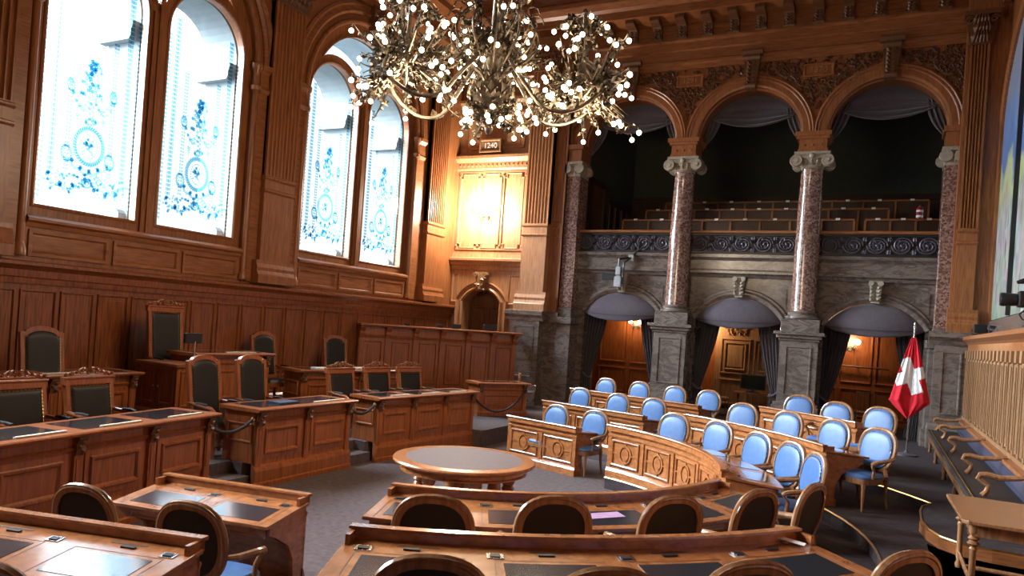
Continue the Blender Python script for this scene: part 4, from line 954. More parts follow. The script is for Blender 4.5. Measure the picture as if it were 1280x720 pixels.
# ================================================================ DEPUTIES' DESKS
def arc_map(C, R, th0, z0):
    """u runs clockwise seen from above, depth runs outward"""
    def mp(u, d, z): a = th0-u/R; return Vector((C[0]+(R+d)*cos(a), C[1]+(R+d)*sin(a), z0+z))
    return mp
def line_map(p, q, side, z0):
    d = row_frame(p, q); n = Vector((-d.y, d.x, 0))*side
    def mp(u, dd, z): return Vector((p[0], p[1], z0))+d*u+n*dd+Vector((0, 0, z))
    return mp
class Top:
    """desk top surface: u along, v = depth, w up"""
    def __init__(s, mp, z): s.mp, s.z = mp, z
    def P(s, u, v, w): return s.mp(u, v, s.z+w-0.10*(v-0.06))
def deputy_desk(label, mp, L, n, H=0.84, D=0.68, paper=None):
    nu = max(1, int(L/0.14)); c = mp(L/2, 0.3, 0)
    t = thing('deputy_desk', label, 'desk', c, group='deputies desks', world=True)
    F = Bent(mp, 0.05); ST = Top(mp, H-0.075)
    m = MB(); m.fbox(F, 0, L, 0.0, H-0.09, -0.03, 0.0, nu)
    m.fextr(F, -0.01, L+0.01, [(0, 0.0), (0.035, 0.0), (0.035, 0.11), (0.025, 0.13), (0.015, 0.155), (0, 0.17)], nu)
    m.fextr(F, -0.005, L+0.005, [(0, H-0.20), (0.012, H-0.20), (0.022, H-0.18), (0.022, H-0.165), (0.008, H-0.155), (0, H-0.15)], nu)
    m.build('front_panel', DESK, t)
    npan = max(1, round(L/0.70)); p = L/npan
    m = MB()
    for k in range(npan):
        u0, u1 = k*p+0.09, (k+1)*p-0.09; v0, v1 = 0.215, H-0.245; uc, vc = (u0+u1)/2, (v0+v1)/2
        m.fsweep(F, [(u0, v0), (u1, v0), (u1, v1), (u0, v1)], [(-0.016, 0.004), (-0.016, 0.02), (0.0, 0.026), (0.016, 0.018), (0.016, 0.004)], closed=True)
        r = min(0.115, (v1-v0)*0.34)
        m.fsweep(F, arc(uc, vc, r, 0, 2*pi, 24, r*1.15)[:-1], [(-0.013, 0.0), (-0.013, 0.022), (0.013, 0.022), (0.013, 0.0)], closed=True)
        m.fplate(F, arc(uc, vc, r*0.66, 0, 2*pi, 20, r*0.78)[:-1], [], 0.0, 0.02)
        for sd in (-1, 1):
            a, b = sorted((uc+sd*r, uc+sd*(u1-u0)/2)); m.fbox(F, a, b, vc-0.012, vc+0.012, 0, 0.018)
            a, b = sorted((vc+sd*r*1.15, vc+sd*(v1-v0)/2)); m.fbox(F, uc-0.012, uc+0.012, a, b, 0, 0.018)
    for k in range(npan+1):
        uc = min(max(k*p, 0.035), L-0.035); m.fbox(F, uc-0.033, uc+0.033, 0.16, H-0.20, 0, 0.02)
    m.build('panel_moulding', DESK, t)
    m = MB(); m.fbox(XYZ if False else Bent(mp, 0.0), 0, L, H-0.10, H-0.012, -0.05, 0.0, nu)
    m.fextr(Bent(mp, 0.0), -0.012, L+0.012, [(-0.06, H-0.015), (0.012, H-0.03), (0.022, H-0.015), (0.015, H), (-0.055, H)], nu)
    for u in (0.0, L-0.03): m.fbox(Bent(mp, 0.0), u, u+0.03, H-0.09, H-0.02, -0.17, 0.0)
    m.build('ledge', DESK, t)
    m = MB(); m.fbox(ST, -0.02, L+0.02, 0.04, D, -0.03, 0.0, nu); m.build('desk_top', DESK, t, bevel=0.005)
    m = MB(); m.fbox(Bent(mp, D-0.07), 0.03, L-0.03, H-0.255, H-0.158, -0.02, 0.0, nu)
    for k in range(n):
        a = (k+0.5)*L/n
        m.fpanel(Bent(lambda u, d, z: mp(u, 2*(D-0.07)-d, z), D-0.07), a-0.22, a+0.22, H-0.248, H-0.172, [(0, 0.02), (0.006, 0.032), (0.012, 0.032), (0.02, 0.026)])
    m.build('apron', DESK, t)
    for u in (0.0, L-0.04):
        m = MB()
        S = Frame(mp(u, 0, 0), mp(u, 1, 0)-mp(u, 0, 0), (0, 0, 1), (mp(u+0.01, 0.3, 0)-mp(u, 0.3, 0)))
        m.fplate(S, [(0.05, 0), (0.24, 0), (0.24, 0.10), (0.20, 0.14), (0.22, 0.30), (0.30, 0.44), (0.50, 0.56), (0.60, 0.60), (0.60, H-0.168), (0.05, H-0.112)], [], 0, 0.04)
        m.build('end_panel', DESK, t, bevel=0.004)
    s = L/n
    for k in range(n):
        a = (k+0.5)*s; hw = min(0.27, s*0.36)
        m = MB(); m.fbox(ST, a-hw, a+hw, 0.29, 0.60, 0.0, 0.003, 4); m.build('blotter', BLOT, t, label='dark leather writing inlay')
        m = MB()
        for (x0, x1, y0, y1) in ((a-hw-0.05, a+hw+0.05, 0.245, 0.250), (a-hw-0.05, a-hw-0.045, 0.25, 0.66), (a+hw+0.045, a+hw+0.05, 0.25, 0.66)): m.fbox(ST, x0, x1, y0, y1, 0, 0.0015, 3)
        m.fbox(ST, a-0.16, a+0.10, 0.105, 0.13, 0, 0.0015, 2); m.build('pen_groove', OAKD, t)
        m = MB(); m.fbox(ST, a-0.05, a+0.05, 0.155, 0.180, 0, 0.010); m.build('microphone_slot', BLACKP, t)
        m = MB(); x = a+s*0.5-0.09 if k < n-1 else a+s*0.5-0.12
        m.fbox(ST, x-0.05, x+0.05, 0.16, 0.23, 0, 0.006); m.fbox(ST, x-0.035, x+0.035, 0.17, 0.20, 0, 0.010); ink = m.build('socket_plate', CHROME, t)
        m = MB(); m.fbox(ST, x-0.03, x+0.03, 0.178, 0.218, 0.006, 0.012); m.build('flap', BLACKP, ink)
    return t, ST
def span(C, p, q): 
    a = atan2(p[1]-C[1], p[0]-C[0]); b = atan2(q[1]-C[1], q[0]-C[0]); return a, a-b
# right-hand curved blocks
C = (-4.99, 7.85); a, da = span(C, (-3.79, 11.19), (-1.53, 8.61)); deputy_desk('curved front-row desk block at the far right, facing the round table', arc_map(C, 3.55, a, 0.18), 3.55*da, 5)
C = (-4.69, 8.55); a, da = span(C, (-1.50, 7.99), (-3.76, 5.34)); d1, ST1 = deputy_desk('curved desk block nearest the round table on the camera side, lilac paper on it', arc_map(C, 3.27, a, 0.18), 3.27*da, 5); LN1 = 3.27*da
C = (-4.95, 8.66); a, da = span(C, (-0.47, 5.76), (-2.88, 3.68)); d2, ST2 = deputy_desk('pale curved desk block at the bottom centre of the picture, black blotters', arc_map(C, 5.33, a, 0.33), 5.33*da, 4); LN2 = 5.33*da
C = (-5.10, 7.68); a, da = span(C, (-2.87, 12.75), (-0.60, 10.82)); deputy_desk('second curved row of desks at the far right, behind the front row', arc_map(C, 5.49, a, 0.33), 5.49*da, 4)
C = (-4.90, 8.00); a, da = span(C, (-1.93, 14.30), (-0.27, 13.24)); deputy_desk('rearmost curved row of desks in front of the middle and right doorways', arc_map(C, 6.98, a, 0.47), 6.98*da, 3)
# left-hand straight blocks
def ln(p, q): return hypot(q[0]-p[0], q[1]-p[1])
deputy_desk('short two-seat desk right beyond the round table', line_map(*FL1, 1, 0.0), ln(*FL1), 2)
deputy_desk('three-seat desk row behind the short two-seat desk', line_map(*FL2, 1, 0.14), ln(*FL2), 3)
deputy_desk('four-seat rearmost desk row in front of the left doorway', line_map(*FL3, 1, 0.28), ln(*FL3), 4)
d3, ST3 = deputy_desk('two-seat desk at the lower left with blotters shining pale blue', line_map(*NL1, -1, 0.0), ln(*NL1), 2)
d4, ST4 = deputy_desk('desk block in the bottom left corner, nearest the camera', line_map(*NL2, -1, 0.14), ln(*NL2), 3)
# papers lying on desks
def sheet(name, ST, u, v, su, sv, mat, label, cat, rot=0.2, w=0.004):
    m = MB(); c, s = cos(rot), sin(rot)
    P = lambda x, y, h: ST.P(u+x*c-y*s, v+x*s+y*c, w+h)
    vs = [P(x, y, h) for h in (0, 0.004) for x, y in ((-su, -sv), (su, -sv), (su, sv), (-su, sv))]
    m.add(vs, [(0, 1, 2, 3), (4, 5, 6, 7), (0, 1, 5, 4), (1, 2, 6, 5), (2, 3, 7, 6), (3, 0, 4, 7)]); return tag(m.build(name, mat, origin=True), label, cat)
sheet('booklet', ST1, LN1*0.52, 0.40, 0.15, 0.06, LILAC, 'lilac booklet lying on a black blotter of the near curved desk', 'booklet', 0.1)
sheet('paper_sheet', ST2, 0.16, 0.115, 0.03, 0.09, WHITE, 'white card leaning at the right end of the pale front desk', 'paper', 0.5, 0.02)

# ---------------------------------------------------------------- armchairs
def armchair(label):
    """faces +Y; the top of the backrest is at (0, -0.34, 1.10)"""
    t = thing('armchair', label, 'chair')
    def bp(x, z, fwd_=0.0):
        q = (z-0.50)/0.60; return Vector((x, -0.235-0.105*q+fwd_, z))
    def oval(k, grow=0.0):
        a = 2*pi*k/36; e = 0.80; c, s = cos(a), sin(a)
        x = (0.285+grow)*math.copysign(abs(c)**e, c); z = (0.285+grow)*math.copysign(abs(s)**e, s)
        x *= 0.93+0.07*(s*0.5+0.5)-0.07*max(0, -s)
        return x, 0.787+z
    m = MB(); m.tube([bp(*oval(k)) for k in range(36)], 0.027, 8, closed=True, flat=1.0)
    for sd in (-1, 1): m.tube([bp(sd*0.16, 0.575), Vector((sd*0.20, -0.225, 0.49)), Vector((sd*0.225, -0.215, 0.44))], [0.026, 0.028, 0.03], 8)
    m.build('back_frame', CHAIRW, t, smooth=True)
    def pad(m, sgn, bulge, grow=-0.012):
        rings = [0.99, 0.93, 0.78, 0.55, 0.30]; hs = [0.0, 0.6, 0.88, 0.97, 1.0]
        vs = []; fs = []
        for f, h in zip(rings, hs):
            for k in range(36):
                x, z = oval(k, grow); vs.append(bp(x*f, 0.787+(z-0.787)*f, sgn*(0.006+bulge*h)))
        for r in range(4):
            for k in range(36): fs.append((36*r+k, 36*r+(k+1) % 36, 36*(r+1)+(k+1) % 36, 36*(r+1)+k))
        fs.append(tuple(range(36*4, 36*5))); m.add(vs, fs)
    m = MB(); vs = []; fs = []
    for g, h in ((0.016, -0.022), (-0.040, -0.026), (-0.040, -0.006), (0.016, -0.006)):
        for k in range(36): x, z = oval(k, g); vs.append(bp(x, z, h))
    for r in range(4):
        for k in range(36): fs.append((36*r+k, 36*r+(k+1) % 36, 36*((r+1) % 4)+(k+1) % 36, 36*((r+1) % 4)+k))
    m.add(vs, fs); m.build('rear_band', CHAIRW, t, smooth=True)
    m = MB(); pad(m, 1, 0.040); m.build('backrest', BLUEL, t, smooth=True, label='blue leather front of the backrest')
    m = MB(); pad(m, -1, 0.010, -0.012); m.build('back_panel', BLACKL, t, smooth=True, label='black rear of the backrest')
    m = MB()
    bead = [bp(*oval(k/4, -0.036), 0.034) for k in range(144)]
    m.tube(bead, [0.0085 if k % 4 < 2 else 0.003 for k in range(144)], 4, closed=True)
    m.build('nail_trim', BLACKP, t)
    m = MB()                                        # seat cushion
    sq = [(0.26*math.copysign(abs(cos(a))**0.55, cos(a)), 0.25*math.copysign(abs(sin(a))**0.55, sin(a))) for a in [2*pi*k/28 for k in range(28)]]
    vs = []; fs = []
    for f, z in ((1.0, 0.42), (1.02, 0.455), (0.92, 0.487), (0.6, 0.50), (0.25, 0.503)):
        vs += [Vector((x*f*(1.0+0.06*y/0.25), y*f+0.02, z)) for x, y in sq]
    for r in range(4):
        for k in range(28): fs.append((28*r+k, 28*r+(k+1) % 28, 28*(r+1)+(k+1) % 28, 28*(r+1)+k))
    fs += [tuple(range(28))[::-1], tuple(range(112, 140))]; m.add(vs, fs); m.build('seat', BLUEL, t, smooth=True, label='blue leather seat')
    m = MB()
    vs = []; fs = []
    for f, z in ((1.02, 0.36), (1.04, 0.43)): vs += [Vector((x*f*(1.0+0.06*y/0.25), y*f+0.02, z)) for x, y in sq]
    for k in range(28): fs.append((k, (k+1) % 28, 28+(k+1) % 28, 28+k))
    fs += [tuple(range(28))[::-1], tuple(range(28, 56))]; m.add(vs, fs); m.build('seat_rail', CHAIRW, t, smooth=True)
    for sd in (-1, 1):
        m = MB(); pts = [bp(sd*0.275, 0.71), Vector((sd*0.30, -0.16, 0.69)), Vector((sd*0.315, 0.02, 0.675)), Vector((sd*0.315, 0.13, 0.665)), Vector((sd*0.30, 0.17, 0.645)), Vector((sd*0.285, 0.145, 0.61)), Vector((sd*0.275, 0.10, 0.55)), Vector((sd*0.265, 0.11, 0.44))]
        m.tube(pts, [0.020, 0.026, 0.030, 0.030, 0.026, 0.022, 0.020, 0.024], 8); m.build('arm', CHAIRW, t, smooth=True)
    for sd in (-1, 1):
        m = MB(); m.lathe([(0.014, 0.0), (0.018, 0.02), (0.016, 0.04), (0.027, 0.28), (0.022, 0.30), (0.032, 0.325), (0.026, 0.345), (0.034, 0.37)], (sd*0.235, 0.235, 0), 10); m.build('leg', CHAIRW, t, smooth=True)
        m = MB(); m.tube([Vector((sd*0.225, -0.215, 0.43)), Vector((sd*0.22, -0.225, 0.25)), Vector((sd*0.225, -0.275, 0.0))], [0.028, 0.024, 0.017], 8); m.build('leg', CHAIRW, t, smooth=True)
    return t
BLUES = 'blue deputies chairs'; BLKS = 'chairs seen from behind'
first_chair = armchair('x'); used = [False]
def put_chair(top, z, toward, label, group, turn=0.0):
    d = Vector((toward[0]-top[0], toward[1]-top[1], 0)).normalized(); rz = atan2(-d.x, d.y)+turn
    d = Vector((-sin(rz), cos(rz), 0))
    loc = (top[0]+d.x*0.34, top[1]+d.y*0.34, z)
    if not used[0]:
        used[0] = True; o = first_chair; o.location = loc; o.rotation_euler = (0, 0, rz); o['label'] = label; o['group'] = group
    else: o = dup(first_chair, loc, rz, label, group)
    return o
nL = Vector((0.28, 0.96, 0))
def facing(p, side=-1): return (p[0]+side*0.28*5, p[1]+side*0.96*5)
T1 = ['left blue chair of the two at the short desk beyond the round table', 'right blue chair of the two at the short desk beyond the round table']
for p, l in zip([(-5.19, 12.46), (-4.39, 12.32)], T1): put_chair(p, 0.0, facing(p), l, BLUES)
T2 = ['left blue chair at the three-seat second row', 'middle blue chair at the three-seat second row', 'right blue chair at the three-seat second row']
for p, l in zip([(-5.73, 15.01), (-4.75, 14.64), (-3.93, 14.44)], T2): put_chair(p, 0.14, facing(p), l, BLUES)
T3 = ['leftmost blue chair of the rear four-seat row, under the left doorway', 'second blue chair from the left in the rear four-seat row', 'third blue chair in the rear four-seat row, before the left column pedestal', 'rightmost blue chair of the rear four-seat row, left of the middle doorway']
for p, l in zip([(-5.81, 16.89), (-4.95, 16.80), (-4.04, 16.53), (-3.25, 16.34)], T3): put_chair(p, 0.28, facing(p), l, BLUES)
CC = (-4.9, 8.0)
R1 = ['leftmost blue chair of the curved front row', 'second blue chair from the left in the curved front row', 'third blue chair from the left in the curved front row', 'fourth blue chair in the curved front row, turned three-quarters', 'last blue chair of the curved front row, seen almost edge-on']
for k, (p, l) in enumerate(zip([(-2.83, 11.70), (-2.07, 11.35), (-1.38, 10.54), (-0.89, 9.94), (-0.55, 9.22)], R1)): put_chair(p, 0.18, CC, l, BLUES, [0.15, 0.15, 0.2, 0.28, 0.22][k])
R2 = ['leftmost blue chair of the curved second row', 'second blue chair of the curved second row', 'third blue chair of the curved second row', 'blue chair at the right end of the second row, standing free with legs showing']
for k, (p, l) in enumerate(zip([(-2.03, 13.25), (-1.22, 12.63), (-0.50, 12.13), (0.09, 11.49)], R2)): put_chair(p, 0.33, CC, l, BLUES, [0.15, 0.12, 0.15, 0.3][k])
R3 = ['left blue chair of the rearmost curved row, before the right column pedestal', 'middle blue chair of the rearmost curved row', 'right blue chair of the rearmost curved row, beside the flag']
for p, l in zip([(-1.26, 14.77), (-0.57, 13.94), (0.10, 13.73)], R3): put_chair(p, 0.47, CC, l, BLUES, 0.2)
N1 = ['leftmost black-backed chair at the near curved desk', 'second black-backed chair from the left at the near curved desk', 'third black-backed chair from the left at the near curved desk', 'fourth black-backed chair at the near curved desk, turned sideways', 'black-backed chair at the right end of the near curved desk, touching the blue row']
for p, l in zip([(-2.71, 4.37), (-2.04, 4.98), (-1.33, 5.66), (-0.81, 6.45), (-0.43, 7.13)], N1): put_chair(p, 0.18, (-4.69, 8.55), l, BLKS)
N2 = ['chair top at the bottom edge, leftmost at the pale front desk', 'chair top at the bottom edge, second at the pale front desk', 'chair top at the bottom edge, third at the pale front desk', 'chair top at the bottom right, beside the right end of the pale front desk']
for p, l in zip([(-1.76, 2.86), (-1.03, 3.23), (-0.48, 3.79), (0.23, 4.58)], N2): put_chair(p, 0.33, (-4.95, 8.66), l, BLKS)
L1 = ['black-backed chair at the far left, half hidden by the corner desk', 'black-backed armchair in the lower left with its right arm in view']
for p, l in zip([(-5.21, 3.46), (-4.28, 3.64)], L1): put_chair(p, 0.0, (p[0]-1.0, p[1]+5), l, BLKS)
put_chair((-3.62, 1.98), 0.14, (-4.7, 7), 'chair back just peeping in at the bottom left corner', BLKS)

# ---------------------------------------------------------------- round table
t = thing('round_table', 'round oak table with grey leather top on the open floor', 'table', (-4.57, 8.02, 0))
m = MB(); m.lathe([(0.60, 0.725), (0.86, 0.725), (0.895, 0.74), (0.90, 0.76), (0.885, 0.778), (0.735, 0.782), (0.735, 0.776), (1e-6, 0.776)], (0, 0, 0), 64); m.build('table_top', DESK, t, smooth=True)
m = MB(); m.lathe([(1e-6, 0.777), (0.735, 0.777), (0.735, 0.7835), (1e-6, 0.7845)], (0, 0, 0), 64); m.build('leather_inlay', GREYT, t)
m = MB(); m.lathe([(0.78, 0.635), (0.80, 0.635), (0.80, 0.65), (0.785, 0.665), (0.785, 0.70), (0.81, 0.725), (0.78, 0.725)], (0, 0, 0), 64); m.build('apron', DESK, t, smooth=True)
for k in range(6):
    a = 2*pi*k/6+0.25; m = MB(); m.lathe([(0.06, 0.06), (0.075, 0.10), (0.05, 0.13), (0.06, 0.20), (0.095, 0.32), (0.08, 0.40), (0.055, 0.43), (0.085, 0.46), (0.06, 0.50), (0.085, 0.54), (0.085, 0.66)], (0.58*cos(a), 0.58*sin(a), 0), 12); m.build('leg', DESK, t, smooth=True)
m = MB()
for k in range(6):
    a = 2*pi*k/6+0.25; F = Frame((0, 0, 0), (cos(a), sin(a), 0), (0, 0, 1), (sin(a), -cos(a), 0)); m.fplate(F, [(0.0, 0.05), (0.66, 0.0), (0.70, 0.03), (0.62, 0.08), (0.1, 0.16), (0.0, 0.16)], [], -0.04, 0.04)
m.lathe([(0.10, 0.05), (0.13, 0.10), (0.09, 0.2), (0.12, 0.4), (0.08, 0.6), (0.1, 0.72)], (0, 0, 0), 14)
m.build('stretcher', DESK, t)

# ================================================================ ROSTRUM
def rostrum_desk(label, p0, p1, z, h, depth, npan, inlays, strips=(), top_mat=None, plinth_drop=0.0, corbels=True):
    """front runs p0 -> p1 (left to right as seen from the hall)"""
    d = row_frame(p0, p1); L = hypot(p1[0]-p0[0], p1[1]-p0[1]); N = Vector((d.y, -d.x, 0)); F = Frame((p0[0], p0[1], z), d, (0, 0, 1), N)
    t = thing('rostrum_desk', label, 'desk', F.P(L/2, -plinth_drop, -depth/2), world=True)
    m = MB(); m.fbox(F, 0, L, -plinth_drop, h-0.05, -0.04, 0); m.fbox(F, 0, 0.04, 0, h-0.05, -depth, 0); m.fbox(F, L-0.04, L, 0, h-0.05, -depth, 0)
    SR = Frame(F.P(L, 0, 0), -N, (0, 0, 1), d); SL = Frame(F.P(0, 0, -depth), N, (0, 0, 1), -d)
    for S in (SR, SL): S and m.fpanel(S, 0.06, depth-0.06, 0.28, h-0.22, panel_steps(0.7))
    m.build('body', ROST, t)
    m = MB(); p = L/npan; PV0 = 0.06 if plinth_drop > 0.1 else 0.2
    for k in range(npan):
        m.fpanel(F, k*p+0.10, (k+1)*p-0.10, PV0, h-0.22, [(0, 0), (0.0, 0.012), (0.06, 0.012), (0.072, 0.034), (0.095, 0.030), (0.115, 0.003), (0.135, 0.004)])
    m.build('front_panel', ROST, t)
    m = MB(); b0 = -plinth_drop; bt = -0.06 if plinth_drop > 0.1 else 0.12; m.fextr(F, -0.02, L+0.02, [(0, b0), (0.06, b0), (0.06, bt-0.04), (0.05, bt-0.01), (0.03, bt+0.02), (0, bt+0.04)])
    if plinth_drop > 0.1: m.fextr(F, -0.03, L+0.03, [(0, b0), (0.075, b0), (0.075, b0+0.06), (0.06, b0+0.08), (0, b0+0.09)])
    m.fextr(F, -0.01, L+0.01, [(0, h-0.19), (0.02, h-0.19), (0.035, h-0.165), (0.01, h-0.15), (0, h-0.15)])
    m.build('plinth_moulding', ROST, t)
    for k in range(npan+1):
        u = min(max(k*p, 0.055), L-0.055); m = MB(); m.fbox(F, u-0.05, u+0.05, PV0-0.1, h-0.06, 0, 0.035); m.fpanel(F, u-0.028, u+0.028, PV0+0.04, h-0.27, [(0, 0.035), (0.0, 0.043), (0.012, 0.038)])
        m.build('pilaster', ROST, t)
        if corbels:
            m = MB(); m.fextr(F, u-0.055, u+0.055, [(0.03, h-0.24), (0.05, h-0.24), (0.065, h-0.18), (0.055, h-0.13), (0.09, h-0.07), (0.09, h-0.05), (0.03, h-0.05)])
            for q in range(4): m.fleaf(F, u, h-0.23+0.045*q, 0.075, pi/2+(0.7 if q % 2 else -0.7), 0.06, 0.45, 0.4)
            m.build('corbel', OAKD, t)
    m = MB(); T = Frame(F.P(0, h, 0), d, -N, (0, 0, 1))
    m.fextr(F, -0.07, L+0.07, [(-depth-0.04, h-0.05), (0.08, h-0.05), (0.11, h-0.035), (0.12, h-0.012), (0.10, h), (-depth-0.04, h)])
    m.build('desk_top', top_mat or ROST, t)
    for k in range(inlays):
        s = L/inlays; m = MB(); m.fbox(T, k*s+0.10, (k+1)*s-0.10, 0.03, depth-0.06, 0.0, 0.004); m.build('leather_inlay', BLOT, t, label='dark leather inlay reflecting the windows')
    return t, T, L
def strip(T, u, v, l, label, k=0):
    m = MB(); m.fbox(T, u-l/2, u+l/2, v, v+0.035, 0.004, 0.018); return tag(m.build('name_strip', PAPER, origin=True), label, 'paper strip', 'cream strips on the rostrum desks')
PF = 0.33
t, T, L = rostrum_desk('long panelled rostrum desk at the left edge, nearest the camera', (-7.08, 3.75), (-7.58, 6.68), PF, 0.77, 0.62, 3, 3, plinth_drop=0.33)
for k, l in enumerate(('leftmost cream strip on the long left rostrum desk', 'middle cream strip on the long left rostrum desk', 'right cream strip on the long left rostrum desk')): strip(T, 0.60+0.98*k, 0.02, 0.55, l)
t, T, L = rostrum_desk('two-panel rostrum desk standing between the two rope gaps', (-7.57, 7.45), (-7.60, 9.47), PF, 0.77, 0.60, 2, 1, plinth_drop=0.33)
m = MB(); m.fbox(T, 0.55, 0.95, 0.10, 0.36, 0.006, 0.03); tag(m.build('book', NAVY, origin=True), 'flat dark blue folder on the two-panel rostrum desk', 'folder')
strip(T, 1.55, 0.02, 0.7, 'cream strip on the two-panel rostrum desk')
t, T, L = rostrum_desk('three-panel rostrum desk right of the two-panel one', (-7.56, 10.14), (-7.26, 12.92), PF, 0.77, 0.55, 3, 3, plinth_drop=0.33)
for k, l in enumerate(('left cream strip on the three-panel rostrum desk', 'middle cream strip on the three-panel rostrum desk', 'right cream strip on the three-panel rostrum desk')): strip(T, 0.62+0.85*k, 0.02, 0.5, l)
# second row
t, T, L = rostrum_desk('rear rostrum desk at the far left, in front of a tall chair', (-9.72, 4.7), (-9.88, 7.26), 0.60, 0.80, 0.6, 2, 2, plinth_drop=0.3)
strip(T, 1.55, 0.05, 0.75, 'cream strip on the rear left rostrum desk')
t, T, L = rostrum_desk('rear rostrum desk right of the president podium, papers on it', (-9.68, 10.55), (-8.92, 13.15), 0.60, 0.77, 0.6, 2, 2, plinth_drop=0.3)
for k, (u, v, a) in enumerate(((0.55, 0.2, 0.3), (1.2, 0.15, 0.1), (1.55, 0.25, -0.3), (2.0, 0.2, 0.2))):
    m = MB()
    for q in range(3): m.fbox(T, u-0.16+0.01*q, u+0.14+0.01*q, v-0.08, v+0.12, 0.005+0.008*q, 0.012+0.008*q)
    tag(m.build('document_stack', WHITE, origin=True), ['leftmost stack of white documents on the rear right rostrum desk', 'second stack of white documents on the rear right rostrum desk', 'third stack of white documents on the rear right rostrum desk', 'rightmost stack of white documents on the rear right rostrum desk'][k], 'papers', 'document stacks on the rostrum')
# president's podium and side cabinet
t, T, L = rostrum_desk('high president podium with a wide top, middle of the rostrum', (-9.80, 8.25), (-9.72, 9.74), 0.80, 0.88, 0.62, 1, 1, plinth_drop=0.5)
strip(T, 0.95, 0.05, 0.62, 'cream strip on the high president podium')
t = thing('side_cabinet', 'low oak cabinet with two doors left of the president podium', 'cabinet', (-10.0, 7.95, 0.60), world=True)
F = Frame((-10.44, 7.72, 0.6), (1, 0.0, 0), (0, 0, 1), (0, -1, 0)); G = Frame((-9.55, 7.72, 0.6), (0, 1, 0), (0, 0, 1), (1, 0, 0))
m = MB(); m.fbox(F, 0, 0.89, 0, 0.88, -0.46, 0); m.fextr(F, -0.03, 0.92, [(-0.49, 0), (0.05, 0), (0.05, 0.16), (0.02, 0.2), (-0.49, 0.2)]); m.fpanel(G, 0.06, 0.40, 0.26, 0.82, panel_steps(0.8)); m.build('body', ROST, t)
for a in (0.06, 0.46):
    m = MB(); m.fpanel(F, a, a+0.37, 0.25, 0.84, [(0, 0), (0, 0.012), (0.06, 0.012), (0.075, 0.002), (0.10, 0.006)]); d = m.build('door', ROST, t)
    m = MB(); m.ball(F.P(a+(0.33 if a < 0.3 else 0.04), 0.56, 0.02), 0.012); m.build('knob', BRASS, d)
m = MB(); m.box(-10.48, -9.51, 7.68, 8.22, 1.48, 1.53); m.build('cabinet_top', ROST, t, bevel=0.008)
t = thing('monitor', 'small black monitor on a stem on the side cabinet beside the podium', 'monitor', (-9.60, 8.05, 1.53), world=True)
m = MB(); m.lathe([(0.07, 1.53), (0.07, 1.545), (0.015, 1.55), (0.013, 1.88)], (-9.60, 8.05, 0), 12); m.build('stem', CHROME, t)
m = MB(); m.box(-9.64, -9.59, 7.86, 8.18, 1.85, 2.01); m.build('casing', BLACKP, t, bevel=0.008)
m = MB(); m.box(-9.645, -9.64, 7.88, 8.16, 1.87, 1.99); m.build('screen', SCREEN, t)

# ---------------------------------------------------------------- rostrum chairs
def crest(m, F, w, z, hgt):
    """pierced carved crest: central shell and two scrolls"""
    for sd in (-1, 1):
        sp = [(sd*(w*0.94-w*0.80*q), z+0.02+hgt*0.75*q**1.6+0.012*sin(q*18)) for q in [i/12 for i in range(13)]]
        m.ftube(F, sp, 0.013, 0.0, 5)
        for (cx, cz, r) in ((0.70, 0.22, 0.24), (0.32, 0.42, 0.28)):
            m.ftube(F, [(sd*w*cx+hgt*r*(1-0.06*k)*cos(0.6*k*sd), z+hgt*cz+hgt*r*(1-0.06*k)*sin(0.6*k)) for k in range(14)], 0.010, 0.0, 5)
        for k in range(7): q = k/7; m.fleaf(F, sd*w*(0.92-0.8*q), z+0.01+hgt*0.6*q**1.6, hgt*0.45, pi/2+sd*0.5*(1 if k % 2 else -1), 0.012, 0.5, 0.4)
    for k in range(7): m.fleaf(F, 0, z+hgt*0.35, hgt*0.62, pi/2+(k-3)*0.42, 0.014, 0.22, 0.3)
    m.ftube(F, arc(0, z+hgt*0.42, hgt*0.2, 0, 2*pi, 12)[:-1], 0.014, 0.0, 5, closed=True)
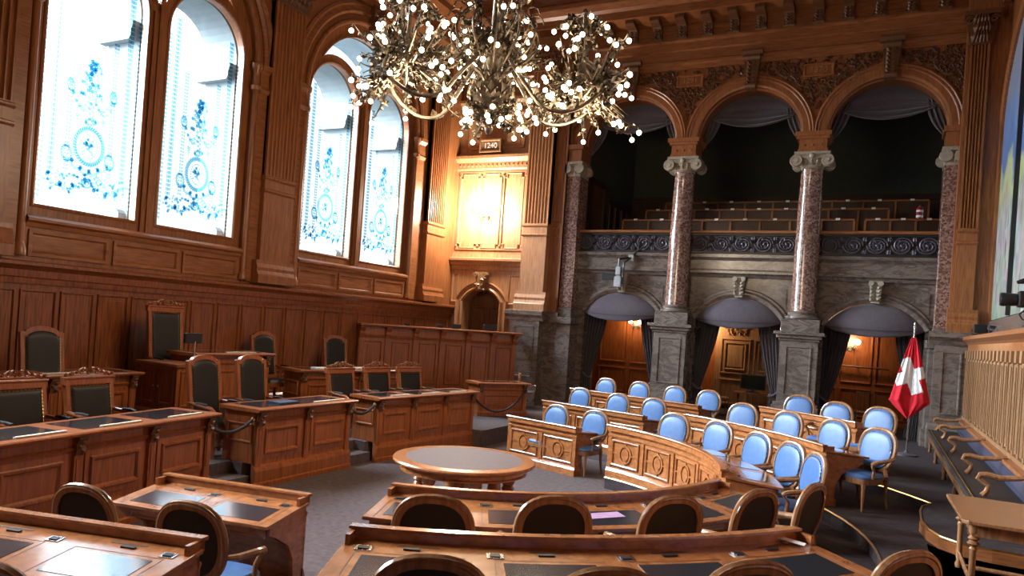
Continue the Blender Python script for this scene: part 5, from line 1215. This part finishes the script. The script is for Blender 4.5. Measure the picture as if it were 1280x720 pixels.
def high_chair(name, label, kind, zt, hw):
    """faces +Y, origin on the floor under the seat; zt = height of the top rail"""
    t = thing(name, label, 'chair'); tilt = 0.13
    def bp(x, z, f=0.0): return Vector((x, -0.24-tilt*(z-0.45)/(zt-0.45)+f, z))
    class BK:
        @staticmethod
        def P(u, v, w): return bp(u, v, w)
    m = MB()
    for sd in (-1, 1): m.fbox(BK, *sorted((sd*(hw-0.06), sd*hw)), 0.40, zt-(0.13 if kind == 'arched' else 0.0), -0.03, 0.03)
    if kind == 'arched':
        a = [(hw, zt-0.14), (hw-0.005, zt-0.09), (hw-0.05, zt-0.085), (hw-0.10, zt-0.045)]+arc(0, zt-0.10, hw-0.13, pi*0.42, pi*0.58, 2, 0.10)
        outer = [(-hw, zt-0.14), (-hw, zt-0.075), (-hw+0.06, zt-0.06)]+arc(0, zt-0.075, hw-0.07, pi, 0, 16, 0.085)+[(hw-0.06, zt-0.06), (hw, zt-0.075), (hw, zt-0.14), (hw-0.065, zt-0.15), (hw-0.075, zt-0.13)]+arc(0, zt-0.13, hw-0.10, 0, pi, 16, 0.075)+[(-hw+0.075, zt-0.13), (-hw+0.065, zt-0.15)]
        m.fplate(BK, outer[::-1], [], -0.03, 0.03)
    else:
        m.fextr(BK, -hw-0.02, hw+0.02, [(-0.035, zt-0.10), (0.03, zt-0.10), (0.035, zt-0.03), (0.055, zt-0.02), (0.055, zt), (-0.035, zt)])
        for sd in (-1, 1): m.ball(bp(sd*(hw-0.03), zt+0.02), 0.025, 8, 5)
    m.fbox(BK, -hw, hw, 0.50, 0.56, -0.025, 0.025)
    m.build('back_frame', ROST, t, bevel=0.006)
    if kind != 'arched':
        m = MB(); crest(m, Frame(bp(0, zt, 0.01), (1, 0, 0), (0, 0, 1), (0, 1, 0)), hw*1.0, 0.0, 0.125); m.build('carved_crest', OAK, t)
    top = zt-0.11 if kind != 'arched' else zt-0.125
    w2 = hw-0.055
    def pad(sgn, b):
        def fn(q, s):
            u = -w2+2*w2*q; z1 = top+(0.075*sqrt(max(0, 1-(u/(hw-0.10))**2)) if kind == 'arched' and abs(u) < hw-0.10 else 0.0)
            z = 0.55+(z1-0.55)*s; e = min(1.0, 8*min(q, 1-q, s, 1-s))
            return bp(u, z, sgn*(0.012+b*sqrt(max(0, 1-(1-e)**2))))
        m = MB(); m.grid(fn, 18, 22); return m
    pad(1, 0.035).build('backrest', BROWNL, t, smooth=True); pad(-1, 0.012).build('back_panel', BROWNL, t, smooth=True)
    m = MB(); n = int((top-0.6)/0.04)
    path = [bp(-(w2-0.006), 0.6+k*(top-0.6)/(4*n), 0.03) for k in range(4*n)]+[bp(-w2+2*w2*(k+0.5)/48, top-0.01, 0.03) for k in range(48)]+[bp(w2-0.006, top-k*(top-0.6)/(4*n), 0.03) for k in range(4*n)]
    m.tube(path, [0.010 if k % 4 < 2 else 0.004 for k in range(len(path))], 4)
    m.build('nail_trim', BRASS, t)
    m = MB(); m.grid(lambda q, s: Vector(((hw-0.01)*(2*q-1), -0.24+0.50*s, 0.44+0.06*sqrt(max(0, 1-(1-min(1, 6*min(q, 1-q, s, 1-s)))**2)))), 16, 16); m.build('seat', BROWNL, t, smooth=True)
    m = MB(); m.box(-hw, hw, -0.25, 0.26, 0.36, 0.445); m.build('seat_rail', ROST, t, bevel=0.006)
    for sd in (-1, 1):
        m = MB(); m.tube([bp(sd*hw*0.95, 0.74), Vector((sd*hw, -0.05, 0.72)), Vector((sd*hw*1.02, 0.16, 0.70)), Vector((sd*hw, 0.22, 0.66)), Vector((sd*hw*0.98, 0.18, 0.60)), Vector((sd*hw*0.95, 0.20, 0.44))], [0.022, 0.028, 0.03, 0.03, 0.024, 0.024], 8); a = m.build('arm', ROST, t, smooth=True)
        m = MB(); m.tube([Vector((sd*hw*0.99, -0.12, 0.745)), Vector((sd*hw, 0.0, 0.748)), Vector((sd*hw*1.01, 0.1, 0.738))], 0.022, 8); m.build('arm_pad', BROWNL, a, smooth=True)
    for sx in (-1, 1):
        for sy in (-1, 1):
            m = MB(); m.lathe([(0.028, 0.0), (0.03, 0.03), (0.018, 0.06), (0.03, 0.14), (0.022, 0.2), (0.032, 0.23), (0.02, 0.26), (0.034, 0.30), (0.034, 0.37)], (sx*(hw-0.04), 0.21 if sy > 0 else -0.21, 0), 10); m.build('leg', ROST, t, smooth=True)
    m = MB(); m.tube([(-hw+0.04, -0.21, 0.10), (-hw+0.04, 0.21, 0.10)], 0.016, 6); m.tube([(hw-0.04, -0.21, 0.10), (hw-0.04, 0.21, 0.10)], 0.016, 6); m.tube([(-hw+0.04, 0, 0.10), (hw-0.04, 0, 0.10)], 0.016, 6); m.build('stretcher', ROST, t)
    return t
FACE = -pi/2                                        # +Y turned to face +X
ta = high_chair('tall_armchair', 'x', 'arched', 1.40, 0.30)
def hplace(src, first, x, y, z, label, group, turn=0.0):
    loc = (x, y, z); rz = FACE+turn
    if first: src.location = loc; src.rotation_euler = (0, 0, rz); src['label'] = label; src['group'] = group; return src
    return dup(src, loc, rz, label, group)
GT = 'tall round-topped rostrum chairs'
hplace(ta, True, -8.42, 7.55, PF, 'tall round-topped chair beside the left rope gap, legs in view', GT, 0.05)
hplace(ta, False, -8.42, 8.43, PF, 'tall round-topped chair behind the two-panel rostrum desk', GT, 0.0)
hplace(ta, False, -10.15, 6.22, 0.60, 'tall round-topped chair against the wainscot at the far left', GT, 0.0)
hplace(ta, False, -10.66, 10.82, 0.60, 'tall round-topped chair right of the president podium', GT, -0.1)
hplace(ta, False, -10.3, 12.5, 0.58, 'tall round-topped chair behind the paper-strewn rear desk', GT, -0.25)
cc = high_chair('crested_chair', 'x', 'crested', 1.16, 0.33)
GC = 'carved-crest rostrum chairs'
hplace(cc, True, -8.22, 4.88, PF, 'carved-crest chair at the left edge, behind the long rostrum desk', GC, 0.1)
hplace(cc, False, -8.38, 5.82, PF, 'second carved-crest chair behind the long left rostrum desk', GC, 0.1)
hplace(cc, False, -8.40, 10.52, PF, 'left carved-crest chair of the three behind the three-panel desk', GC, -0.1)
hplace(cc, False, -8.30, 11.46, PF, 'middle carved-crest chair of the three behind the three-panel desk', GC, -0.15)
hplace(cc, False, -8.16, 12.32, PF, 'right carved-crest chair of the three behind the three-panel desk', GC, -0.2)
hplace(cc, False, -8.15, 3.95, PF, 'carved-crest chair cut by the left picture edge', GC, 0.1)
pc = high_chair('president_chair', 'tall president chair with a broad carved crest, behind the side cabinet', 'crested', 1.60, 0.33)
pc.location = (-10.38, 8.36, 0.80); pc.rotation_euler = (0, 0, FACE)

# ---------------------------------------------------------------- press tribune, corner desk, ropes
d = Vector((-8.75-(-11.25), 17.75-14.1, 0)).normalized()
def tribune():
    p0, p1 = (-11.22, 14.12), (-8.80, 17.75); L = ln(p0, p1); N = Vector((d.y, -d.x, 0)); F = Frame((p0[0], p0[1], 0.33), d, (0, 0, 1), N)
    t = thing('tribune', 'long high panelled tribune barrier across the far left corner', 'tribune', F.P(L/2, 0, -0.2), world=True); h = 1.95
    m = MB(); m.fbox(F, 0, L, 0, h-0.06, -0.08, 0); m.fextr(F, 0, L, [(0, 0), (0.05, 0), (0.05, 0.32), (0.02, 0.38), (0, 0.38)]); m.fextr(F, 0, L, [(0, h-0.34), (0.03, h-0.34), (0.05, h-0.30), (0.02, h-0.27), (0, h-0.27)]); m.build('body', ROST, t)
    n = 6; p = L/n
    for k in range(n): m = MB(); m.fpanel(F, k*p+0.12, (k+1)*p-0.12, 0.50, h-0.40, panel_steps(1.1)); m.build('panel', ROST, t)
    for k in range(n+1):
        u = min(max(k*p, 0.07), L-0.07); m = MB(); m.fbox(F, u-0.06, u+0.06, 0.34, h-0.06, 0, 0.04)
        m.fextr(F, u-0.065, u+0.065, [(0.03, h-0.34), (0.06, h-0.34), (0.10, h-0.24), (0.08, h-0.18), (0.15, h-0.08), (0.15, h-0.06), (0.03, h-0.06)]); m.build('pilaster', ROST, t)
    m = MB(); m.fextr(F, -0.02, L+0.08, [(-0.45, h-0.06), (0.16, h-0.06), (0.20, h-0.04), (0.20, h-0.01), (0.16, h), (-0.45, h)]); m.build('top', ROST, t)
    return F, h, L
TF, TH, TL = tribune()
for k, (u, s, l, mt) in enumerate(((1.3, 0.06, 'small blue object on the left part of the tribune top', NAVY), (2.2, 0.09, 'second small dark object on the tribune top', NAVY), (2.65, 0.14, 'low black box near the middle of the tribune top', BLACKP), (3.65, 0.20, 'black screen on the tribune top in front of the small arched door', BLACKP))):
    t = thing('desk_monitor', l, 'monitor', TF.P(u, TH, -0.2), group='small screens on the tribune', world=True)
    m = MB(); m.fbox(TF, u-s, u+s, TH+0.015, TH+0.02+s*0.75, -0.24, -0.20); m.build('casing', mt, t, bevel=0.004)
    m = MB(); m.fbox(TF, u-s*0.5, u+s*0.5, TH, TH+0.02, -0.28, -0.16); m.build('foot', BLACKP, t)
t, T, L = rostrum_desk('low separate desk in the far corner below the marble pedestal', (-8.22, 14.85), (-7.52, 15.95), 0.33, 0.78, 0.5, 1, 1)
t = thing('side_chair', 'plain oak chair behind the low corner desk, mostly hidden', 'chair', (-8.05, 16.15, 0.33), rz=2.1)
m = MB(); [m.box(x-0.018, x+0.018, -0.22, -0.19, 0, 0.98) for x in (-0.19, 0.19)]; m.box(-0.2, 0.2, -0.225, -0.195, 0.86, 0.98); [m.box(-0.15+0.1*k-0.015, -0.15+0.1*k+0.015, -0.215, -0.2, 0.45, 0.9) for k in range(4)]; m.build('back', OAK, t)
m = MB(); m.box(-0.21, 0.21, -0.21, 0.21, 0.42, 0.46); m.build('seat', OAK, t, bevel=0.01)
for x in (-0.18, 0.18): m = MB(); m.box(x-0.02, x+0.02, 0.16, 0.20, 0, 0.42); m.build('leg', OAK, t)
def rope(label, a, b, sag):
    t = thing('barrier_rope', label, 'rope', (0, 0, 0), group='velvet ropes across the rostrum gaps'); a = Vector(a); b = Vector(b)
    mid = (a+b)/2; WORLD[t.name] = mid; t.location = mid
    m = MB(); m.tube([a.lerp(b, q)-Vector((0, 0, sag*4*q*(1-q))) for q in [i/16 for i in range(17)]], 0.022, 8); m.build('cord', ROPE, t, smooth=True)
    for p in (a, b): m = MB(); m.ball(p, 0.035, 8, 6); m.build('hook', BRASS, t, smooth=True)
rope('sagging black rope between the long left desk and the two-panel desk', (-7.66, 6.72, 0.92), (-7.60, 7.42, 0.95), 0.13)
rope('sagging black rope between the two-panel and three-panel desks', (-7.62, 9.50, 0.95), (-7.58, 10.11, 0.98), 0.12)
rope('long sagging black rope from the three-panel desk to the corner desk', (-7.30, 12.98, 0.98), (-7.50, 15.92, 0.98), 0.42)

# ================================================================ FLAG, BENCH, TABLE, CAMERAS
t = thing('flag', 'square red flag with a white cross on a silver pole, by the right pedestal', 'flag', (0.60, 16.5, 0.47), world=True)
m = MB(); m.lathe([(0.20, 0.47), (0.20, 0.49), (0.06, 0.52), (0.03, 0.56)], (0.60, 16.5, 0), 20); m.build('base', IRON, t, smooth=True)
m = MB(); m.lathe([(0.017, 0.54), (0.017, 2.98), (0.03, 2.99), (0.03, 3.02), (0.012, 3.04), (0.02, 3.07), (1e-6, 3.11)], (0.60, 16.5, 0), 10); m.build('pole', CHROME, t, smooth=True)
def flag_pt(q, s):
    """hanging diamond-like from the pole top: q across, s down"""
    half = 0.04+0.32*min(1, s*1.28)**0.9 if s < 0.78 else 0.36*(1-((s-0.78)/0.22)**1.1)+0.015
    z = 2.80-1.60*s; x = 0.595+half*(2*q-1)*(1.0 if q > 0.5 else 0.95)-0.02*s
    f = 0.04*sin((2*q-1)*6+s*2.2)*min(1, s*1.6)+0.012*sin((2*q-1)*15)
    return Vector((x, 16.44-0.05+f, z))
def flag_cross(q, s):
    # cross laid on the cloth, tilted with the hanging corner
    half = 0.33; z = 2.80-1.60*s; p = flag_pt(q, s); dx, dz = (p.x-0.585)/1.0, z-2.04
    a = 0.38; X, Z = dx*cos(a)+dz*sin(a), -dx*sin(a)+dz*cos(a)
    return (abs(X) < 0.105 and abs(Z) < 0.36) or (abs(Z) < 0.115 and abs(X) < 0.30)
nq, ns = 60, 96
def build_flag(want):
    m = MB(); idx = {}
    for j in range(ns):
        for i in range(nq):
            if flag_cross((i+0.5)/nq, (j+0.5)/ns) != want: continue
            fc = []
            for (a, b) in ((i, j), (i+1, j), (i+1, j+1), (i, j+1)):
                if (a, b) not in idx: idx[(a, b)] = len(m.v); m.v.append(flag_pt(a/nq, b/ns))
                fc.append(idx[(a, b)])
            m.f.append(tuple(fc))
    return m
build_flag(False).build('cloth', RED, t, smooth=True, thick=0.006)
build_flag(True).build('white_cross', FWHITE, t, smooth=True, thick=0.008)
# long bench along the right wall
t = thing('wall_bench', 'long dark upholstered bench along the right wall', 'bench', (1.35, 13.9, 0.47), world=True)
m = MB(); m.box(1.00, 1.63, 9.75, 17.7, 0.86, 0.92); m.box(1.02, 1.63, 9.75, 17.7, 0.80, 0.865); m.build('seat', BLACKL, t, bevel=0.015)
m = MB()
for x, z, r in ((1.0, 0.865, 0.013), (1.045, 0.925, 0.008)): m.tube([(x, 9.75, z), (x, 17.7, z)], r, 6)
m.build('brass_edging', BRASS, t)
m = MB(); m.box(1.03, 1.08, 9.75, 17.7, 0.72, 0.82); m.build('front_rail', OAKD, t)
for k, y in enumerate((9.95, 11.9, 13.85, 15.8, 17.5)):
    for x in (1.06, 1.55): m = MB(); m.lathe([(0.03, 0.47), (0.035, 0.5), (0.022, 0.54), (0.04, 0.62), (0.025, 0.70), (0.035, 0.73)], (x, y, 0), 10); m.build('leg', OAKD, t, smooth=True)
m = MB(); m.fextr(Frame((1.60, 0, 0), (0, 1, 0), (0, 0, 1), (-1, 0, 0)), 9.75, 17.7, [(-0.05, 0.92), (0.06, 0.92), (0.07, 1.0), (0.03, 1.13), (-0.05, 1.14)]); m.build('backrest', NAVY, t, label='navy padded back')
m = MB(); m.box(1.54, 1.66, 9.75, 17.7, 1.13, 1.18); m.build('back_rail', OAK, t)
for y in (9.95, 11.65, 13.9, 16.0, 17.55):
    m = MB(); pts = [(1.60, y, 1.20), (1.48, y, 1.17), (1.30, y, 1.15), (1.18, y, 1.17), (1.12, y, 1.16), (1.10, y, 1.12), (1.14, y, 1.09), (1.20, y, 1.05), (1.19, y, 0.98), (1.15, y, 0.93)]
    m.tube(pts, [0.03, 0.03, 0.035, 0.035, 0.035, 0.03, 0.025, 0.025, 0.03, 0.035], 8); m.build('arm', CHAIRW, t, smooth=True)
# side table at the lower right
t = thing('side_table', 'brown table on turned legs at the lower right edge', 'table', (1.18, 8.33, 0.33), world=True)
m = MB(); m.fplate(Frame((0, 0, 0), (1, 0, 0), (0, 1, 0), (0, 0, 1)), [(0.80, 7.66), (1.62, 7.66), (1.62, 9.00), (0.74, 9.00), (0.72, 8.96), (0.75, 7.70)], [], 1.015, 1.05); m.build('table_top', CHAIRW, t, bevel=0.008)
m = MB(); m.box(0.84, 1.56, 7.76, 8.92, 0.90, 1.015); m.build('apron', CHAIRW, t)
for x in (0.86, 1.54):
    for y in (7.80, 8.88):
        m = MB(); m.lathe([(0.03, 0.33), (0.035, 0.37), (0.02, 0.40), (0.034, 0.46), (0.028, 0.50), (0.028, 0.75), (0.034, 0.78), (0.022, 0.80), (0.055, 0.83), (0.03, 0.855), (0.05, 0.875), (0.03, 0.90), (0.045, 0.93), (0.045, 1.0)], (x, y, 0), 12); m.build('leg', CHAIRW, t, smooth=True)
m = MB()
for x in (0.86, 1.54): m.tube([(x, 7.8, 0.48), (x, 8.88, 0.48)], 0.022, 8)
m.tube([(0.86, 8.34, 0.48), (1.54, 8.34, 0.48)], 0.022, 8); m.build('stretcher', CHAIRW, t)
# broadcast camera and floodlight on the right-hand ledge
t = thing('broadcast_camera', 'black broadcast camera on a post at the right picture edge', 'camera', (1.80, 12.0, 2.94), world=True)
m = MB(); m.lathe([(0.09, 2.94), (0.09, 2.97), (0.035, 3.0), (0.035, 3.12), (0.07, 3.14), (0.07, 3.22)], (1.80, 12.0, 0), 14); m.build('mount', BLACKP, t, smooth=True)
m = MB(); m.box(1.64, 2.0, 11.90, 12.10, 3.22, 3.44); m.build('body', BLACKP, t, bevel=0.02)
m = MB(); m.lathe([(0.085, -0.20), (0.095, -0.18), (0.085, -0.02), (0.075, 0.0), (0.07, 0.05)], (1.64, 12.0, 3.32), 18, 'X'); m.build('lens', BLACKP, t, smooth=True)
m = MB(); m.tube([(1.62, 12.0, 3.56), (1.70, 12.0, 3.58), (1.95, 12.0, 3.58)], [0.02, 0.04, 0.04], 8); m.tube([(1.85, 12, 3.42), (1.85, 12, 3.57)], 0.02, 6); m.build('handle', BLACKP, t, smooth=True)
m = MB(); m.tube([(1.72, 11.95, 3.18), (1.66, 11.93, 3.12), (1.70, 11.92, 3.05), (1.78, 11.95, 3.04)], 0.01, 6); m.build('cable', BLACKP, t)
t = thing('floodlight', 'small black floodlight on the ledge beside the mural', 'floodlight', (1.78, 17.3, 2.94), world=True)
m = MB(); m.box(1.66, 1.88, 17.22, 17.36, 2.99, 3.16); m.build('housing', BLACKP, t, bevel=0.012)
m = MB(); m.tube([(1.64, 17.3, 3.06), (1.64, 17.3, 2.96), (1.90, 17.3, 2.96), (1.90, 17.3, 3.06)], 0.014, 6); m.lathe([(0.05, 2.94), (0.05, 2.96)], (1.78, 17.3, 0), 12); m.build('bracket', BLACKP, t)
t = thing('speaker', 'small dark speaker behind the floodlight on the ledge', 'speaker', (1.93, 17.0, 2.94), world=True)
m = MB(); m.box(1.89, 1.99, 16.95, 17.07, 2.94, 3.14); m.build('casing', BLACKP, t, bevel=0.01)
m = MB(); m.lathe([(0.035, 0.0), (0.03, -0.006), (1e-6, -0.002)], (1.94, 16.95, 3.06), 12, 'Y'); m.build('speaker_cone', IRON, t)
# remote camera above the left doorway
t = thing('remote_camera', 'grey and black remote camera on a bracket above the left doorway', 'camera', (-6.45, 18.9, 4.2), world=True)
m = MB(); m.box(-6.42, -6.28, 18.66, 18.78, 4.02, 4.24); m.build('head', GREYP, t, bevel=0.015)
m = MB(); m.box(-6.45, -6.25, 18.66, 18.80, 3.70, 3.98); m.build('base_box', GREYP, t, bevel=0.015)
m = MB(); m.box(-6.80, -6.44, 18.66, 18.76, 3.88, 4.06); m.build('lens_housing', BLACKP, t, bevel=0.01)
m = MB(); m.tube([(-6.22, 18.72, 3.78), (-6.22, 18.74, 4.35), (-6.05, 18.85, 4.52), (-5.92, 18.95, 4.72), (-5.92, 19.0, 4.95)], 0.028, 6); m.tube([(-6.35, 18.7, 4.24), (-6.35, 18.72, 4.45), (-6.1, 18.85, 4.5)], 0.035, 6); m.build('bracket_arm', BLACKP, t)
m = MB(); m.box(-6.14, -6.0, 18.82, 18.9, 4.42, 4.58); m.build('junction_box', GREYP, t, bevel=0.01)
# screen and table behind the middle doorway
t = thing('television', 'flat screen standing in the middle doorway', 'television', (-2.98, 20.6, 1.12), world=True)
m = MB(); m.box(-3.30, -2.66, 20.58, 20.64, 1.20, 1.60); m.build('casing', BLACKP, t, bevel=0.008)
m = MB(); m.box(-3.27, -2.69, 20.575, 20.58, 1.23, 1.57); m.build('screen', SCREEN, t)
m = MB(); m.box(-3.02, -2.94, 20.58, 20.66, 1.14, 1.22); m.box(-3.15, -2.81, 20.5, 20.74, 1.12, 1.145); m.build('foot', BLACKP, t)
t = thing('console_table', 'small oak table under the flat screen in the middle doorway', 'table', (-2.95, 20.6, 0.47), world=True)
m = MB(); m.box(-3.45, -2.45, 20.3, 20.9, 1.08, 1.12); m.build('table_top', OAK, t, bevel=0.006)
for x in (-3.38, -2.52):
    for y in (20.36, 20.84): m = MB(); m.box(x-0.03, x+0.03, y-0.03, y+0.03, 0.47, 1.08); m.build('leg', OAK, t)
def slat_chair(label, x, y, rz):
    t = thing('spindle_chair', label, 'chair', (x, y, 0.47), rz=rz)
    m = MB(); m.tube([(-0.2, -0.2, 0.45), (-0.21, -0.24, 0.95), (0.21, -0.24, 0.95), (0.2, -0.2, 0.45)], 0.016, 6); [m.tube([(q*0.07, -0.2, 0.45), (q*0.07, -0.24, 0.94)], 0.009, 5) for q in (-2, -1, 0, 1, 2)]; m.build('back', LIGHTW, t)
    m = MB(); m.box(-0.22, 0.22, -0.22, 0.22, 0.42, 0.46); m.build('seat', LIGHTW, t, bevel=0.01)
    for sx in (-1, 1):
        for sy in (-1, 1): m = MB(); m.tube([(sx*0.18, sy*0.18, 0.42), (sx*0.2, sy*0.2, 0)], 0.016, 6); m.build('leg', LIGHTW, t)
slat_chair('pale spindle chair left of the flat screen in the middle doorway', -3.80, 20.5, 0.4)
slat_chair('spindle chair in front of the panelling of the right doorway', -0.25, 20.6, 0.1)

# ================================================================ CHANDELIER
CHX, CHY = -4.72, 8.30
t = thing('chandelier', 'huge bronze chandelier with clusters of lit globe bulbs', 'chandelier', (CHX, CHY, 6.2), world=True)
rnd = random.Random(42)
O = Vector((CHX, CHY, 0))
def V(x, y, z): return O+Vector((x, y, z))
m = MB()
m.lathe([(0.02, 4.95), (0.045, 4.98), (0.06, 5.03), (0.03, 5.08), (0.06, 5.14), (0.08, 5.20), (0.05, 5.27), (0.08, 5.32), (0.22, 5.38), (0.28, 5.48), (0.27, 5.56), (0.18, 5.64), (0.09, 5.70), (0.07, 5.80), (0.11, 5.92), (0.20, 6.02), (0.23, 6.10), (0.16, 6.16), (0.06, 6.25), (0.05, 7.0), (0.12, 7.1), (0.14, 7.25), (0.05, 7.4), (0.045, 9.0), (0.07, 9.1), (0.045, 9.2), (0.045, ZC-0.1)], O, 24)
m.build('stem', BRONZE, t, smooth=True)
m = MB()                                             # acanthus leaves round the bowls
for (r, z, n, s_) in ((0.27, 5.36, 14, 0.22), (0.24, 5.52, 12, 0.16), (0.22, 5.98, 12, 0.18), (0.13, 5.90, 10, 0.14), (0.09, 5.10, 8, 0.12), (0.14, 5.62, 10, 0.16)):
    for k in range(n):
        a = 2*pi*k/n+r; F = Frame(V(r*cos(a), r*sin(a), z), (-sin(a), cos(a), 0), (0, 0, 1), (cos(a), sin(a), 0)); m.fleaf(F, 0, 0, s_, pi/2, 0.0, 0.30, 0.2); m.fleaf(F, 0.01, 0.02, s_*0.7, pi/2+0.7, 0.0, 0.3, 0.3); m.fleaf(F, -0.01, 0.02, s_*0.7, pi/2-0.7, 0.0, 0.3, 0.3)
m.build('acanthus_leaves', BRONZE, t)
m = MB()                                             # upper crown of curled ribs round the stem
for k in range(12):
    a = 2*pi*k/12; cu = Vector((cos(a), sin(a), 0))
    m.tube([O+cu*(0.10+0.42*sin(pi*q*0.9)+0.10*q)+Vector((0, 0, 5.72+0.85*q)) for q in [i/12 for i in range(13)]], [0.016]*12+[0.008], 5)
    m.tube([O+cu*(0.50+0.13*(1-j/14)*cos(0.6*j))+Vector((0, 0, 6.45+0.13*(1-j/14)*sin(0.6*j))) for j in range(13)], 0.011, 4)
m.build('crown_rib', BRONZE, t, smooth=True)
bulbs = []
def cluster(c, R, n, zlo, zhi, name, hole=0.25):
    """a basket of little curled branches with leaves and globes"""
    m = MB(); lv = MB()
    for k in range(n):
        a = 2*pi*k/n*1.0+rnd.uniform(-0.25, 0.25)+2.4*k; r = R*rnd.uniform(0.45, 1.0); z = rnd.uniform(zlo, zhi); z -= 0.12*(r/R)**2
        b = c+Vector((0.10*cos(a), 0.10*sin(a), (zlo+zhi)/2-0.15*R+rnd.uniform(-0.1, 0.2)))
        e = c+Vector((r*cos(a), r*sin(a), z)); mid = b.lerp(e, 0.55)+Vector((0, 0, -0.20*R+rnd.uniform(-0.05, 0.1)))
        pts = []
        for i in range(9):
            q = i/8; pts.append(b*(1-q)**2+mid*(2*q*(1-q))+e*q*q)
        cu = Vector((cos(a), sin(a), 0)); tip = e+cu*0.05+Vector((0, 0, -0.04))
        pts += [e+cu*0.03+Vector((0, 0, 0.02)), tip]
        m.tube(pts, [0.013]*7+[0.010, 0.009, 0.008, 0.006], 5)
        bulbs.append(tip+Vector((0, 0, -0.028)))
        for _ in range(2):
          sp = [e.lerp(b, rnd.uniform(0.15, 0.7))+Vector((0.06*(1-j/10)*cos(0.8*j+a), 0.06*(1-j/10)*sin(0.8*j+a)*0.6, 0.06*(1-j/10)*sin(0.8*j))) for j in range(9)]
          m.tube(sp, 0.008, 4)
        for j in range(15):
            q = rnd.uniform(0.25, 1.0); p = pts[min(8, int(q*8))]; th = rnd.uniform(0, 6.3); ph = rnd.uniform(-1, 1)
            N = Vector((cos(th)*cos(ph), sin(th)*cos(ph), sin(ph))); U = N.orthogonal().normalized(); lv.fleaf(Frame(p, U, N.cross(U), N), 0, 0, rnd.uniform(0.05, 0.11), rnd.uniform(0, 6.3), 0, 0.40, 0.45)
        for j in range(4):                           # leaf cup holding the globe
            N = Vector((cos(j*1.57+a), sin(j*1.57+a), -0.3)).normalized(); U = Vector((0, 0, -1)); lv.fleaf(Frame(tip+Vector((0, 0, 0.012)), U, N.cross(U), N), 0, 0, 0.045, 0, 0.01, 0.45, 0.3)
    m.build('branch', BRONZE, t, kind='stuff'); lv.build('leaf_cluster', BRONZE, t, kind='stuff')
vd = Vector((CHX, CHY, 0)).normalized(); rd = Vector((vd.y, -vd.x, 0))   # across the view from the entrance
hubs = []
for (along, across, zz) in ((0.0, -1.12, 6.02), (0.0, 1.16, 5.92), (1.15, 0.1, 6.25)):
    h = O+vd*along+rd*across; hubs.append((h, zz))
    m = MB()
    dirv = (vd*along+rd*across).normalized(); Rr = hypot(along, across)
    for s0, dz in ((-0.38, 0.0), (0.38, 0.05)):      # S-shaped main arms under each basket
        side = Vector((-dirv.y, dirv.x, 0))*s0
        pts = [O+dirv*0.12+side*0.2+Vector((0, 0, 6.05)), O+dirv*0.40+side*0.6+Vector((0, 0, 5.62+dz)), O+dirv*(Rr*0.58)+side*1.0+Vector((0, 0, 5.26+dz)), O+dirv*(Rr*0.90)+side*1.1+Vector((0, 0, 5.24+dz)), O+dirv*(Rr*1.20)+side*1.0+Vector((0, 0, 5.55)), O+dirv*(Rr*1.16)+side*0.5+Vector((0, 0, 5.85)), O+dirv*Rr+side*0.2+Vector((0, 0, 6.02))]
        P = [Vector(p) for p in pts]; sm = []
        for i in range(len(P)-1):
            p0, p1, p2, p3 = P[max(i-1, 0)], P[i], P[i+1], P[min(i+2, len(P)-1)]
            for q in (0, 0.25, 0.5, 0.75): sm.append(0.5*((2*p1)+(-p0+p2)*q+(2*p0-5*p1+4*p2-p3)*q*q+(-p0+3*p1-3*p2+p3)*q**3))
        sm.append(P[-1]); m.tube(sm, 0.028, 8)
        for i in range(0, len(sm), 3): 
            F = Frame(sm[i], dirv, (0, 0, 1), dirv.cross(Vector((0, 0, 1)))); m.fleaf(F, 0, 0, 0.14, 1.2, 0.03, 0.35, 0.4)
    m.build('main_arm', BRONZE, t, smooth=True)
    m = MB(); m.lathe([(0.03, 5.75), (0.07, 5.82), (0.05, 5.95), (0.09, 6.05), (0.03, 6.2), (0.02, 6.6), (0.05, 6.64), (0.02, 6.7)], (h.x, h.y, 0), 10); m.build('basket_hub', BRONZE, t, smooth=True)
cluster(hubs[0][0], 0.84, 62, 5.30, 6.50, 'left'); cluster(hubs[0][0], 0.45, 14, 6.4, 6.75, 'left top')
cluster(hubs[1][0], 0.80, 60, 5.22, 6.25, 'right'); cluster(hubs[1][0], 0.40, 14, 6.3, 6.62, 'right top')
cluster(hubs[2][0], 0.80, 34, 5.9, 6.9, 'back')
cluster(O, 0.66, 34, 5.75, 6.75, 'centre'); cluster(O, 0.44, 26, 5.10, 5.50, 'bottom')
bulbs.sort(key=lambda p: (p.x*p.x+p.y*p.y))
for k, p in enumerate(bulbs[:100]):
    if k == 0:
        m = MB(); m.ball((0, 0, 0), 0.033, 12, 8); bme = m.build('bulb', BULBM, None, smooth=True); o = bme
    else: o = bme.copy(); COL.objects.link(o)
    o.parent = t; o.location = p-WORLD[t.name]
m = MB()
for p in bulbs[100:]: m.ball(p, 0.033, 10, 7)
m.build('bulbs_behind', BULBM, t, smooth=True, kind='stuff')
for (h, zz) in hubs+[(O, 5.9)]:
    l = bpy.data.lights.new('chandelier_light', 'POINT'); l.energy = CHAND_W; l.color = (1.0, 0.78, 0.52); l.shadow_soft_size = 0.45
    o = bpy.data.objects.new('chandelier_light', l); COL.objects.link(o); o.location = Vector((h.x, h.y, zz-0.55))-WORLD[t.name]; o.parent = t
